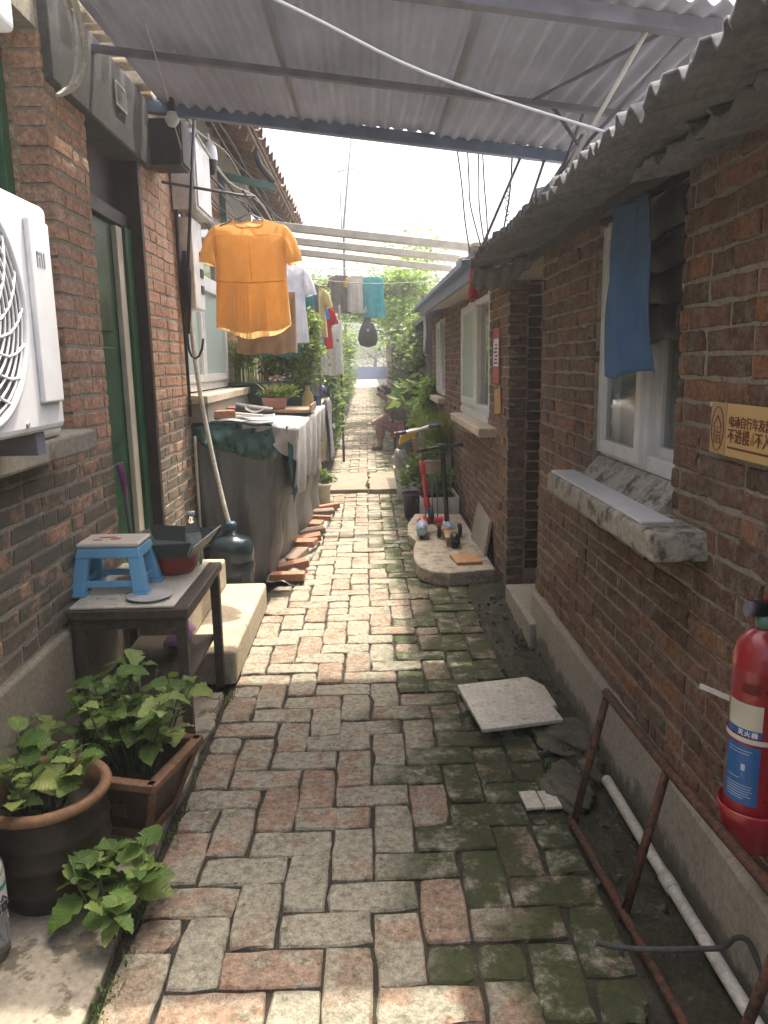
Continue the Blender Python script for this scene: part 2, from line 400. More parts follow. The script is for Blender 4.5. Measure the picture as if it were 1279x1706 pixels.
# brick piece meshes: front face in local y=0, body goes to +y
def brick_mesh(L, H, D, ch, jit, r):
    pts = []
    nx = 4; 
    for i in range(nx): pts.append((-L / 2 + L * i / nx, -H / 2))
    for i in range(2): pts.append((L / 2, -H / 2 + H * i / 2))
    for i in range(nx): pts.append((L / 2 - L * i / nx, H / 2))
    for i in range(2): pts.append((-L / 2, H / 2 - H * i / 2))
    n = len(pts); vs = []; fs = []
    out = [(x + r.uniform(-jit, jit), z + r.uniform(-jit, jit)) for x, z in pts]
    cut = r.randrange(n) if r.random() < .5 else -1
    if H > .1:        # paving: worn round corners
        out = [(x * (.97 if L > .2 else .94), z * .94) if (abs(abs(x) - L / 2) < jit * 1.5 and abs(abs(z) - H / 2) < jit * 1.5) else (x, z) for x, z in out]
    for k, (x, z) in enumerate(out):
        vs.append((x, D, z))
    for k, (x, z) in enumerate(out):
        q = .82 if k == cut else 1
        vs.append((x * q if L < .2 else x * (1 - (1 - q) * .4), ch * r.uniform(.7, 1.5), z * q))
    for k, (x, z) in enumerate(out):
        c = ch * r.uniform(.7, 1.4) + (ch if k == cut else 0)
        vs.append((x - math.copysign(min(c, L * .2), x) if abs(x) > L * .4 else x, r.uniform(-jit, jit) * .5, z - math.copysign(min(c, H * .2), z) if abs(z) > H * .4 else z))
    vs.append((0, r.uniform(-jit, jit) * .5, 0))
    for k in range(n):
        j = (k + 1) % n
        fs.append((k, j, n + j, n + k)); fs.append((n + k, n + j, 2 * n + j, 2 * n + k)); fs.append((2 * n + k, 2 * n + j, 3 * n))
    me = bpy.data.meshes.new('brick'); me.from_pydata(vs, [], fs)
    bm = bmesh.new(); bm.from_mesh(me); bmesh.ops.recalc_face_normals(bm, faces=bm.faces)
    # open shell: make sure the front looks towards -y
    bm.faces.ensure_lookup_table()
    if bm.faces[2].normal.y > 0: bmesh.ops.reverse_faces(bm, faces=bm.faces)
    bm.to_mesh(me); bm.free(); me.update()
    return me
WB = {}; 
br = random.Random(3)
for kind, L in (('s', .24), ('h', .115)):
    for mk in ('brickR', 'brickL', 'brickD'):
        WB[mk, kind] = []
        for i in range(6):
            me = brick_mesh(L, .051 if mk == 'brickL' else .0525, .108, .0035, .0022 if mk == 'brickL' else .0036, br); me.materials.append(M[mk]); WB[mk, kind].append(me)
PB = []
for i in range(10):
    me = brick_mesh(.2475, .1205, .05, .0045, .0042, br); me.materials.append(M['pave']); PB.append(me)
PH = []
for i in range(4):
    me = brick_mesh(.117, .117, .05, .005, .0055, br); me.materials.append(M['pave']); PH.append(me)

def seen(p, mg=.04):
    d = Vector(p) - EYE; z = d.dot(CF)
    if z < .1: return False
    k = 1281 / z
    x = (639.5 + k * d.dot(CR)) / 1279; y = (853 - k * d.dot(CU)) / 1706
    return -mg < x < 1 + mg and -mg < y < 1 + mg
def emit_bricks(lst, parent, farmat, name='brick', limit=296):
    """lst: (matrix, mesh). The ones that show largest become parts of their own, the rest one joined part."""
    near = sorted(lst, key=lambda q: ((0 if seen(q[0].translation) else 1), (q[0].translation - EYE).length))
    for Mx, me in near[:limit]:
        if not seen(Mx.translation, .12): 
            continue
        o = bpy.data.objects.new(name, me); COL.objects.link(o); o.matrix_world = Mx
        off = world_off(parent); o.parent = parent; o.matrix_parent_inverse = Matrix.Translation(-off)
    rest = [q for q in near[:limit] if not seen(q[0].translation, .12)] + near[limit:]
    if rest:
        m = MB()
        for Mx, me in rest:
            m.m = Mx; m.add([v.co for v in me.vertices], [tuple(p.vertices) for p in me.polygons])
        o = m.build(name + '_field', farmat, parent, raw=True); o['kind'] = 'stuff'

def lay_wall(fixed, axis, inward, a0, a1, z0, z1, mk, holes=(), seed=1, pitch=.0635):
    """bricks on a wall plane. axis 1: wall runs along y at x=fixed; axis 0: runs along x at y=fixed. inward: sign of the depth direction"""
    r = random.Random(seed); out = []
    zz = z0; row = 0
    while zz + .03 < z1:
        zc = zz + pitch / 2
        iv = [(a0, a1)]
        for h0, h1, hz0, hz1 in holes:
            if hz0 < zc < hz1:
                nv = []
                for p, q in iv:
                    if h1 <= p or h0 >= q: nv.append((p, q)); continue
                    if h0 > p: nv.append((p, h0))
                    if h1 < q: nv.append((h1, q))
                iv = nv
        for p, q in iv:
            c = p; first = True; seq = row
            while q - c > .035:
                kind = 's' if (seq % 3 != 2 if row % 2 else seq % 3 == 1 or r.random() < .35) else 'h'
                if first and row % 2 == 0: kind = 'h'
                L = .24 if kind == 's' else .115
                if q - c - L < .05: L = q - c; kind = 's' if L > .17 else 'h'
                base = .24 if kind == 's' else .115
                me = r.choice(WB[mk, kind])
                cc = c + L / 2; sx = (L - .004 * r.random()) / base
                dep = r.uniform(-.005, .004) * (.4 if mk == 'brickL' else 1); tilt = r.uniform(-.006, .006)
                if axis == 1:
                    pos = Vector((fixed + dep, cc, zc + r.uniform(-.002, .002))); yl = Vector((inward, 0, 0))
                else:
                    pos = Vector((cc, fixed + dep, zc + r.uniform(-.002, .002))); yl = Vector((0, inward, 0))
                zl = Vector((0, 0, 1)); xl = yl.cross(zl)
                Mx = Matrix(((xl.x, yl.x, zl.x, pos.x), (xl.y, yl.y, zl.y, pos.y), (xl.z, yl.z, zl.z, pos.z), (0, 0, 0, 1)))
                Mx = Mx @ Matrix.Rotation(tilt, 4, 'Y') @ Matrix.Diagonal((sx * (1 if r.random() < .5 else 1), 1, 1, 1))
                out.append((Mx, me)); c += L + .0095; first = False; seq += 1
        zz += pitch; row += 1
    return out

# ------------------------------------------------------------------ the brick path
path = struct(part('path', M['soil'], None, lambda m: [m.add([(-.66, y0, gz(y0) - .011), (.70, y0, gz(y0) - .011), (.70, y1, gz(y1) - .011), (-.66, y1, gz(y1) - .011)], [(0, 1, 2, 3)]) for y0, y1 in ((.6, 4), (4, 10), (10, 20), (20, 38.2))]))
U = .1265
lst = []
r = random.Random(11)
x_lo, x_hi = -.63, .63
skew = R(1.2)
for iy in range(-2, 300):
    for ix in range(-6, 7):
        y = .95 + iy * U; x = -.01 + ix * U
        k = (ix - iy) % 4
        if k == 0: cx, cy, rz = x + U, y + U / 2, 0
        elif k == 3: cx, cy, rz = x + U / 2, y + U, 90
        else: continue
        lo = x_lo + .012 * max(0, y - 3) ; lo = min(lo, -.5)
        hi = .66 if y < 3.9 else .60
        if 8.62 < y < 10.2: continue
        w = .12 if rz == 0 else .06
        half = False
        if cx - w < lo - .03:
            if rz == 0 and cx + .03 > lo: half = 1
            else: continue
        if cx + w > hi + .04:
            if rz == 0 and cx - .03 < hi: half = -1
            else: continue
        if y > 38: continue
        z = gz(cy) + r.uniform(-.005, .005)
        if half: me = r.choice(PH); cx += half * U / 2
        else: me = r.choice(PB)
        ang = R(rz) + R(r.uniform(-1.6, 1.6)) + (PI if r.random() < .5 else 0)
        xl = Vector((math.cos(ang), math.sin(ang), 0)); yl = Vector((0, 0, -1)); zl = xl.cross(yl)
        Mx = Matrix(((xl.x, yl.x, zl.x, cx + r.uniform(-.003, .003)), (xl.y, yl.y, zl.y, cy + r.uniform(-.003, .003)), (xl.z, yl.z, zl.z, z), (0, 0, 0, 1)))
        Mx = Mx @ Matrix.Rotation(R(r.uniform(-1.3, 1.3)), 4, 'X') @ Matrix.Rotation(R(r.uniform(-.8, .8)), 4, 'Z')
        if not half and r.random() < .10:      # broken in two
            for s_ in (-1, 1):
                lst.append((Mx @ Matrix.Translation((s_ * U / 2, 0, 0)) @ Matrix.Rotation(R(r.uniform(-3, 3)), 4, 'Y'), r.choice(PH)))
            continue
        lst.append((Mx, me))
emit_bricks(lst, path, M['paves'])
# flags of cast concrete crossing the path
r = random.Random(5)
def slab_poly(x0, x1, y0, y1, r, n=5, j=.02):
    p = []
    for i in range(n): p.append((x0 + (x1 - x0) * i / n, y0 + r.uniform(-j, j)))
    for i in range(n): p.append((x1 + r.uniform(-j, j), y0 + (y1 - y0) * i / n))
    for i in range(n): p.append((x1 - (x1 - x0) * i / n, y1 + r.uniform(-j, j)))
    for i in range(n): p.append((x0 + r.uniform(-j, j), y1 - (y1 - y0) * i / n))
    return p
for x0, x1, y0, y1, t in ((-.56, -.02, 8.68, 10.1, .045), (0.0, .62, 8.62, 9.3, .055), (.01, .60, 9.34, 10.12, .04)):
    part('flagstone', M['flag'], path, lambda m: m.prism(slab_poly(x0, x1, y0, y1, r), 2, -.02, t), bevel=.008)
# smooth far end of the path
def farpath(m):
    ys = [37.8, 40, 44, 50, 62]
    vs = []
    for y in ys: vs += [(-.62, y, gz(y) + .006), (.66, y, gz(y) + .006)]
    m.add(vs, [(2 * i, 2 * i + 1, 2 * i + 3, 2 * i + 2) for i in range(len(ys) - 1)])
part('far_paving', M['concrete'], path, farpath)

# cement strip along the green-door house
r = random.Random(21)
def strip(m):
    e = [(-.66 + r.uniform(-.02, .02) - (.0 if y > 2 else .02), y) for y in [.7 + .16 * i for i in range(17)]]
    m.prism([(-1.3, .7)] + e + [(-1.3, 3.3)], 2, -.03, .012)
def cracked():
    m = rough_mat('cracked_cement', (.20, .18, .14), (.36, .325, .255), 3.2, .92, .4, c3=(.11, .095, .07), c3t=(.52, .60))
    t = m.node_tree; p = t.nodes['Principled BSDF']
    vo = N(t, 'ShaderNodeTexVoronoi', feature='DISTANCE_TO_EDGE'); vo.inputs['Scale'].default_value = 1.7
    v = wpos(t); ad = N(t, 'ShaderNodeVectorMath', operation='ADD'); t.links.new(v, ad.inputs[0])
    nn = N(t, 'ShaderNodeTexNoise'); nn.inputs['Scale'].default_value = 5; t.links.new(v, nn.inputs['Vector'])
    sc_ = N(t, 'ShaderNodeVectorMath', operation='SCALE'); sc_.inputs['Scale'].default_value = .22; t.links.new(nn.outputs[1], sc_.inputs[0]); t.links.new(sc_.outputs[0], ad.inputs[1]); t.links.new(ad.outputs[0], vo.inputs['Vector'])
    old = p.inputs['Base Color'].links[0].from_socket
    t.links.new(mixc(t, step(t, vo.outputs['Distance'], .008, .002), old, (.025, .022, .016)), p.inputs['Base Color'])
    return m
M['cracked'] = cracked()
M['slab'] = rough_mat('worn_slab', (.30, .265, .20), (.42, .375, .285), 6, .88, .5, c3=(.20, .18, .135), c3t=(.5, .62))
struct(part('pavement_strip', M['cracked'], None, strip, bevel=.006))
# mossy soil between the paving and the plinth
def mossf(m):
    rr = random.Random(4)
    def fn(u, v):
        y = .7 + v * 9.5; x = .60 + u * .30
        h = .010 + .022 * math.sin(9 * y + 7 * x) * math.sin(5.3 * y - 11 * x) + rr.uniform(-.009, .012)
        if u < .15: h = -.03
        return (x + rr.uniform(-.012, .012), y, h - .012)
    m.grid(fn, 12, 190)
moss = part('mossy_soil', M['mosssoil'], None, mossf); moss['kind'] = 'stuff'; tag(moss, 'dark mossy soil between the paving and the brick wall', 'soil')
# ------------------------------------------------------------------ left house: green door, unit on its ledge
LX = -1.12
hl = thing('brick_house', (LX, 3.2, 0), 'red brick house with a green door, sooty lower bricks and a concrete ledge', 'house')
cx0, cx1 = LX - .40, LX - .0045
def core(m):
    m.box(cx0, cx1, -1.0, 1.05, .5, 2.9)               # out past the window
    m.box(cx0, cx1, 1.05, 2.975, .5, 1.17)             # under the window
    m.box(cx0, cx1, 1.05, 2.975, 2.62, 2.9)
    m.box(cx0, cx1, 2.985, 3.395, .5, 2.85)             # pier
    m.box(cx0, cx1, 4.15, 4.5, .5, 2.85); m.box(cx0, cx1, 4.5, 4.975, .5, 3.3)
    m.box(cx0, cx1, 4.975, 6.70, 0, 1.22); m.box(cx0, cx1, 4.975, 6.70, 2.62, 3.3); m.box(cx0, cx1, 6.70, 8.2, 0, 3.3)
    m.box(cx0, cx1 - .1, 3.395, 4.15, 2.62, 2.85)
part('wall', M['mortarL'], hl, core)
bl = lay_wall(LX, 1, -1, 1.0, 3.395, .52, 2.62, 'brickL', holes=[(.9, 2.975, 1.17, 2.7)], seed=2)
bl += lay_wall(2.978, 0, 1, LX - .36, LX - .117, 1.17, 2.62, 'brickL', seed=4)
bl += lay_wall(LX, 1, -1, 4.15, 6.9, .45, 2.95, 'brickL', holes=[(4.98, 6.70, 1.21, 2.62)], seed=5)
emit_bricks(bl, hl, M['brickLs'])
part('plinth', M['plinthL'], hl, lambda m: m.box(LX - .4, LX + .022, -.9, 3.38, -.03, .515), bevel=.012)
part('plinth', M['plinthL'], hl, lambda m: m.box(LX - .4, LX + .018, 4.17, 8.2, -.03, .44), bevel=.012)
part('ledge', M['concrete'], hl, lambda m: m.box(LX - .3, -.955, .9, 2.74, 1.172, 1.244), bevel=.01)
# wooden window behind the outdoor unit
w = part('window', M['green'], hl, lambda m: [m.box(LX - .2, LX - .13, y, y + .06, 1.25, 2.61) for y in (1.06, 1.6, 2.2, 2.915)] + [m.box(LX - .198, LX - .134, 1.12, 2.915, z, z + .06) for z in (1.25, 1.96, 2.55)], bevel=.004)
part('pane', M['glass'], w, lambda m: m.box(LX - .17, LX - .166, 1.1, 2.93, 1.3, 2.56))
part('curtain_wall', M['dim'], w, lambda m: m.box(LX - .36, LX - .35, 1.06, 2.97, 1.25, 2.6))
# door with frame
d = part('door', M['greend'], hl, lambda m: m.box(LX - .13, LX - .09, 3.40, 4.15, .33, 2.13), bevel=.004)
part('panel', M['greend'], d, lambda m: [m.box(LX - .09, LX - .078, 3.46, 3.80, a, b) for a, b in ((.45, 1.0), (1.1, 1.55), (1.62, 2.06))], bevel=.006)
part('cream_edge', M['cream'], d, lambda m: m.box(LX - .089, LX - .062, 3.90, 3.99, .33, 2.125), bevel=.004)
part('jamb', M['greend'], d, lambda m: m.box(LX - .089, LX - .045, 3.992, 4.10, .33, 2.13), bevel=.004)
part('door_casing', M['brown'], hl, lambda m: m.box(LX - .3, LX + .006, 4.102, 4.149, .33, 2.6), bevel=.004)
part('transom', M['brown'], hl, lambda m: m.box(LX - .2, LX - .06, 3.40, 4.10, 2.135, 2.2), bevel=.004)
part('transom_board', M['brown'], hl, lambda m: m.box(LX - .2, LX - .12, 3.40, 4.10, 2.2, 2.62), bevel=.004)
part('lintel', M['darkcem'], hl, lambda m: m.box(LX - .3, LX + .03, 3.0, 4.30, 2.46, 2.80), bevel=.01)
npl = part('number_plate', plain('plate_grey_green', (.16, .18, .16), .4), hl, lambda m: m.box(LX + .031, LX + .038, 3.72, 3.88, 2.60, 2.71), bevel=.003)
part('plate_border', M['whitedirty'], npl, lambda m: [m.box(LX + .036, LX + .0395, 3.725, 3.875, z, z + .006) for z in (2.605, 2.699)] + [m.box(LX + .036, LX + .0393, y, y + .006, 2.605, 2.705) for y in (3.724, 3.870)])
# loose masonry under the eave
rr = random.Random(31)
for i in range(11):
    y = 3.05 + i * .15 + rr.uniform(-.03, .03)
    part('eave_brick', M['concpale'], hl, lambda m: m.box(LX - .1, LX + rr.uniform(.05, .10), y, y + rr.uniform(.07, .13), 2.802 + rr.uniform(0, .05), 2.90 + rr.uniform(-.03, .05)), bevel=.008)
# white sliding window of the same house
wy0, wy1, wz0, wz1 = 4.985, 6.695, 1.285, 2.615
w = part('window', M['upvc'], hl, lambda m: [m.box(LX - .12, LX - .05, y, y + .06, wz0, wz1) for y in (wy0, wy1 - .06)] + [m.box(LX - .118, LX - .052, wy0 + .06, wy1 - .06, z, z + .06) for z in (wz0, 2.05, wz1 - .06)], bevel=.004)
part('sash', M['upvc'], w, lambda m: [m.box(LX - .09, LX - .035, y, y + .05, wz0 + .06, 2.05) for y in (5.05, 5.62, 5.70, 6.57)] + [m.box(LX - .088, LX - .038, 5.10, 6.57, z, z + .05) for z in (wz0 + .06, 1.998)], bevel=.004)
part('pane', M['frost'], w, lambda m: m.box(LX - .07, LX - .064, 5.09, 6.6, wz0 + .09, 2.02))
part('pane', M['glass'], w, lambda m: m.box(LX - .085, LX - .08, 5.05, 6.63, 2.1, wz1 - .05))
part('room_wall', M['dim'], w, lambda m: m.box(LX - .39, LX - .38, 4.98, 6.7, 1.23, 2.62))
part('window_sill', M['concpale'], hl, lambda m: m.box(LX - .1, LX + .13, 4.86, 6.72, 1.222, 1.275), bevel=.006)
part('sill_block', M['plinth'], hl, lambda m: m.box(LX - .05, LX + .11, 4.95, 6.7, 1.10, 1.221), bevel=.006)
# eave: rafters, boards and clay tiles, seen from below
EZ = 3.12
part('soffit_board', M['wood'], hl, lambda m: m.add([(-.80, 4.5, EZ), (-1.5, 4.5, EZ + .28), (-1.5, 10.2, EZ + .28), (-.80, 10.2, EZ)], [(0, 1, 2, 3)]), solid=.02)
for i in range(19):
    y = 4.55 + i * .3
    part('rafter', M['wood'], hl, lambda m: m.bar((-.83, y, EZ - .03), (-1.5, y, EZ + .238), .05, .055))
rf = part('roof', M['tile_r'], hl, lambda m: m.add([(-.78, 4.5, EZ + .03), (-3.2, 4.5, EZ + 1.05), (-3.2, 10.2, EZ + 1.05), (-.78, 10.2, EZ + .03)], [(0, 1, 2, 3)]), solid=.03)
def rooftile():
    m = MB()
    m.grid(lambda u, v: (.42 * (v - .5), .23 * (u - .5), .026 * math.cos((u - .5) * 2 * PI * .95) - .012 * v), 8, 2)
    return m.mesh('roof_tile')
tme = rooftile(); tme.materials.append(M['tile_r'])
for i in range(25):
    for k in range(2):
        o = bpy.data.objects.new('roof_tile', tme); COL.objects.link(o)
        o.location = (-.93 - .34 * k, 4.62 + i * .222, EZ + .135 + .145 * k + rr.uniform(-.006, .006)); o.rotation_euler = (rr.uniform(-.03, .03), R(22.7) + rr.uniform(-.03, .03), rr.uniform(-.04, .04))
        attach(o, rf)
# steps to the door
st = thing('door_steps', (-.8, 3.9, 0), 'two pale cement steps below the green door', 'steps')
part('lower_step', M['steps'], st, lambda m: m.box(-1.09, -.63, 3.36, 4.50, 0, .165), bevel=.018, seg=3)
part('upper_step', M['steps'], st, lambda m: m.box(-1.245, -.86, 3.40, 4.46, .166, .33), bevel=.014, seg=3)

# ------------------------------------------------------------------ right house with the blue cloth
RX = .88
hr = thing('brick_house', (RX, 2.6, 0), 'dark red brick house with corrugated eave, grey plinth and tiled window sill', 'house')
c0, c1 = RX + .0055, RX + .42
def core(m):
    m.box(c0, c1, -1, 2.185, .2, 2.02)
    m.box(c0, c1, 2.185, 3.0, .2, .985); m.box(c0, c1, 2.185, 3.0, 1.96, 2.02)
    m.box(c0, c1, 3.0, 3.925, .2, 2.02)
    m.box(c1 - .02, c1 + .3, 2.1, 4.9, 0, 2.02)
    m.box(c0, c1, 3.925, 4.80, 1.93, 2.02)
part('wall', M['mortar'], hr, core)
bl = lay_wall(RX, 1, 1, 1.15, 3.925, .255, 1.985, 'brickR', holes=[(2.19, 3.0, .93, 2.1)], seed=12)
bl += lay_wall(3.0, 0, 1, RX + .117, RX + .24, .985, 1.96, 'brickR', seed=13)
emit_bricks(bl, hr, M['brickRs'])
part('plinth', M['plinth'], hr, lambda m: m.prism([(RX - .035, -.03), (RX + .3, -.03), (RX + .3, .268), (RX - .012, .252), (RX - .022, .235)], 1, .3, 3.93), bevel=.008)
# the recessed doorway
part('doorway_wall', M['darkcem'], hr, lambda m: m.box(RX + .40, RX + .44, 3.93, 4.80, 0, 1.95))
dd = part('door', M['brown'], hr, lambda m: m.box(RX + .35, RX + .40, 4.0, 4.76, .13, 1.9), bevel=.005)
part('door_handle', M['steel'], dd, lambda m: m.tube([(RX + .345, 4.1, .95), (RX + .31, 4.1, .95), (RX + .31, 4.1, 1.07), (RX + .345, 4.1, 1.07)], .008))
part('doorstep', M['concrete'], hr, lambda m: m.box(RX - .06, RX + .40, 3.77, 4.50, -.03, .12), bevel=.012)
# window
w = part('window', M['upvc'], hr, lambda m: [m.box(RX + .035, RX + .095, y, y + .055, 1.085, 1.95) for y in (2.19, 2.50, 2.945)] + [m.box(RX + .037, RX + .093, a, b, z, z + .055) for a, b in ((2.245, 2.50), (2.555, 2.945)) for z in (1.085, 1.895)], bevel=.004)
part('sash', M['upvc'], w, lambda m: [m.box(RX + .02, RX + .06, y, y + .05, 1.10, 1.93) for y in (2.535, 2.955)] + [m.box(RX + .022, RX + .058, 2.585, 2.955, z, z + .05) for z in (1.10, 1.88)], bevel=.004)
part('sash', M['upvc'], w, lambda m: [m.box(RX + .064, RX + .10, y, y + .045, 1.12, 1.91) for y in (2.2, 2.47)] + [m.box(RX + .066, RX + .098, 2.245, 2.47, z, z + .05) for z in (1.12, 1.86)], bevel=.004)
part('pane', M['glass'], w, lambda m: m.box(RX + .038, RX + .043, 2.57, 2.97, 1.13, 1.9))
part('pane', M['glass'], w, lambda m: m.box(RX + .08, RX + .085, 2.23, 2.48, 1.15, 1.88))
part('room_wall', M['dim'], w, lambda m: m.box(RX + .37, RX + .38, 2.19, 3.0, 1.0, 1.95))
part('inner_sill', M['ledge'], hr, lambda m: m.box(RX + .11, RX + .36, 2.2, 2.99, 1.0, 1.10))
part('cement_apron', M['ledge'], hr, lambda m: m.prism([(RX - .06, .99), (RX + .10, .99), (RX + .10, 1.086), (RX + .03, 1.083)], 1, 2.192, 2.998), bevel=.006)
sill = part('window_sill', M['ledge'], hr, lambda m: m.box(.735, RX + .1, 1.93, 3.12, .925, 1.003), bevel=.012, seg=3)
for i in range(4):
    y = 2.06 + i * .262
    part('sill_tile', M['white'], sill, lambda m: m.box(.748, .842, y, y + .258, 1.0035, 1.012), bevel=.002)
# corrugated eave (fluted across)
def corr_eave(m, x0, z0, x1, z1, y0, y1, pitch=.066, amp=.013, sag=0, seed=0):
    q = random.Random(seed); n = int((y1 - y0) / pitch * 6)
    ph = [q.uniform(-.012, .012) for _ in range(200)]
    def fn(u, v):
        y = y0 + (y1 - y0) * u
        k = int(u * 40)
        x = x0 + (x1 - x0) * v + (1 - v) * ph[k] ; z = z0 + (z1 - z0) * v + amp * math.sin(2 * PI * (y - y0) / pitch) + (1 - v) * ph[k + 50] * .8
        return (x, y, z)
    m.grid(fn, n, 3)
part('corrugated_eave', M['asbdark'], hr, lambda m: corr_eave(m, .515, 1.905, 1.35, 2.10, .5, 2.35, seed=1), solid=.007)
part('corrugated_eave', M['asbdark'], hr, lambda m: corr_eave(m, .53, 1.935, 1.35, 2.125, 2.28, 4.08, seed=2), solid=.007)
part('under_eave_sheet', M['asbdark'], hr, lambda m: corr_eave(m, .69, 1.915, 1.3, 2.03, .6, 2.12, pitch=.11, amp=.014, seed=5), solid=.006)
part('roof', M['asb'], hr, lambda m: m.add([(.6, -.5, 1.985), (3.0, -.5, 2.80), (3.0, 4.3, 2.80), (.6, 4.3, 1.985)], [(0, 1, 2, 3)]), solid=.015)
part('wall_plate', M['darkcem'], hr, lambda m: m.box(RX - .02, RX + .3, .5, 4.8, 1.96, 2.03))
part('eave_end', M['asbdark'], hr, lambda m: m.grid(lambda u, v: (.56 + .32 * u, 4.05 + .18 * v, 1.93 - .09 * v + .10 * u - .05 * math.sin(PI * u) + .01 * math.sin(30 * u)), 18, 4), solid=.006)

# ------------------------------------------------------------------ second right house: blue fascia
hb = thing('brick_house', (RX, 6.5, 0), 'brick house with a blue fascia board and two narrow white windows', 'house')
def core(m):
    m.box(c0, c1, 4.807, 5.55, 0, 2.0); m.box(c0, c1, 5.55, 7.2, 0, 1.02); m.box(c0, c1, 5.55, 7.2, 1.95, 2.0)
    m.box(c0, c1, 7.2, 8.72, 0, 2.0); m.box(c0, c1, 8.72, 9.7, 0, 1.06); m.box(c0, c1, 8.72, 9.7, 1.95, 2.0); m.box(c0, c1, 9.7, 10.2, 0, 2.0)
    m.box(c1, c1 + .1, 4.82, 10.2, 0, 2.0)
part('wall', M['mortar'], hb, core)
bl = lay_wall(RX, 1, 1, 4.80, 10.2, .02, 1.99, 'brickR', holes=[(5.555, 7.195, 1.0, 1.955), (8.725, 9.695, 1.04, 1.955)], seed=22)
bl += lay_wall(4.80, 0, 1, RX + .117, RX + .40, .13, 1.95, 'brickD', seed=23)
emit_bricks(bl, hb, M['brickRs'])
def pvcwin(parent, y0, y1, z0, z1):
    w = part('window', M['upvc'], parent, lambda m: [m.box(RX + .0, RX + .06, y, y + .055, z0, z1) for y in (y0, (y0 + y1) / 2 - .15, y1 - .055)] + [m.box(RX + .002, RX + .058, y0 + .055, y1 - .055, z, z + .06) for z in (z0, z1 - .06)], bevel=.004)
    part('sash', M['upvc'], w, lambda m: [m.box(RX - .012, RX + .03, y, y + .06, z0 + .03, z1 - .03) for y in ((y0 + y1) / 2 - .1, y1 - .1)] + [m.box(RX - .01, RX + .028, (y0 + y1) / 2 - .04, y1 - .1, z, z + .06) for z in (z0 + .03, z1 - .09)], bevel=.004)
    part('pane', M['frost'], w, lambda m: m.box(RX + .01, RX + .016, (y0 + y1) / 2 - .06, y1 - .07, z0 + .06, z1 - .06))
    part('pane', M['glass'], w, lambda m: m.box(RX + .036, RX + .041, y0 + .04, (y0 + y1) / 2 - .12, z0 + .04, z1 - .04))
    part('room_wall', M['dim'], w, lambda m: m.box(RX + .40, RX + .41, y0, y1, z0, z1))
pvcwin(hb, 5.56, 7.19, 1.06, 1.95); pvcwin(hb, 8.73, 9.69, 1.08, 1.95)
part('window_sill', M['concpale'], hb, lambda m: m.box(.755, RX + .05, 5.22, 7.0, .945, 1.005), bevel=.008)
part('window_base', M['upvc'], hb, lambda m: m.box(RX - .01, RX + .06, 5.56, 7.19, 1.007, 1.058))
part('window_sill', M['concpale'], hb, lambda m: m.box(.79, RX + .05, 8.6, 9.8, 1.0, 1.06), bevel=.008)
part('fascia', M['steelblue'], hb, lambda m: m.bar((.60, 4.42, 1.955), (.60, 8.5, 2.0), .03, .115), bevel=.004)
part('gutter', M['steelblue'], hb, lambda m: m.bar((.565, 4.42, 1.99), (.565, 8.5, 2.035), .05, .035), bevel=.004)
part('soffit', M['cream'], hb, lambda m: m.add([(.615, 4.42, 1.94), (RX + .1, 4.42, 2.02), (RX + .1, 8.5, 2.05), (.615, 8.5, 1.985)], [(0, 1, 2, 3)]), solid=.012)
rf = part('roof', M['asb'], hb, lambda m: m.add([(.60, 4.36, 2.03), (3, 4.36, 2.75), (3, 10.3, 2.78), (.60, 10.3, 2.09)], [(0, 1, 2, 3)]), solid=.03)
for i in range(9):
    y = 4.5 + i * .28 + rr.uniform(-.05, .05)
    o = part('roof_tile', M['tile_r'], rf, lambda m: m.grid(lambda u, v: (.70 + .3 * v + .03 * (i % 2), y + .24 * u, 2.10 + .11 * v + .03 * math.sin(PI * u) + rr.uniform(0, .006)), 6, 2), solid=.012)
for y in (4.72, 5.35): part('roof_stone', M['concrete'], rf, lambda m: m.box(.63, .76, y, y + .16, 2.065, 2.15), bevel=.03)
stk = part('wall_notice', plain('notice_red', (.42, .045, .045), .5), hb, lambda m: m.box(RX - .009, RX - .006, 5.10, 5.345, 1.31, 1.665))
part('notice_paper', M['white'], stk, lambda m: m.box(RX - .012, RX - .0095, 5.12, 5.325, 1.42, 1.60))
part('notice_print', plain('print_ink', (.06, .06, .08), .6), stk, lambda m: [m.box(RX - .0135, RX - .0125, 5.15 + .02 * (k % 2), 5.30 - .03 * (k % 3), 1.435 + .024 * k, 1.447 + .024 * k) for k in range(6)])
part('cardboard_patch', M['plank'], hb, lambda m: m.add([(RX - .008, 5.02, 1.12), (RX - .008, 5.26, 1.10), (RX - .008, 5.28, 1.26), (RX - .008, 5.05, 1.29)], [(0, 1, 2, 3)]), solid=.004)
lean = part('grey_board', M['plinth'], None, lambda m: m.add([(.80, 5.25, .02), (.80, 5.95, .02), (.865, 5.95, .36), (.865, 5.35, .33)], [(0, 1, 2, 3)]), solid=.02)
tag(lean, 'grey cement board leaning on the brick wall behind the wood plank', 'board')

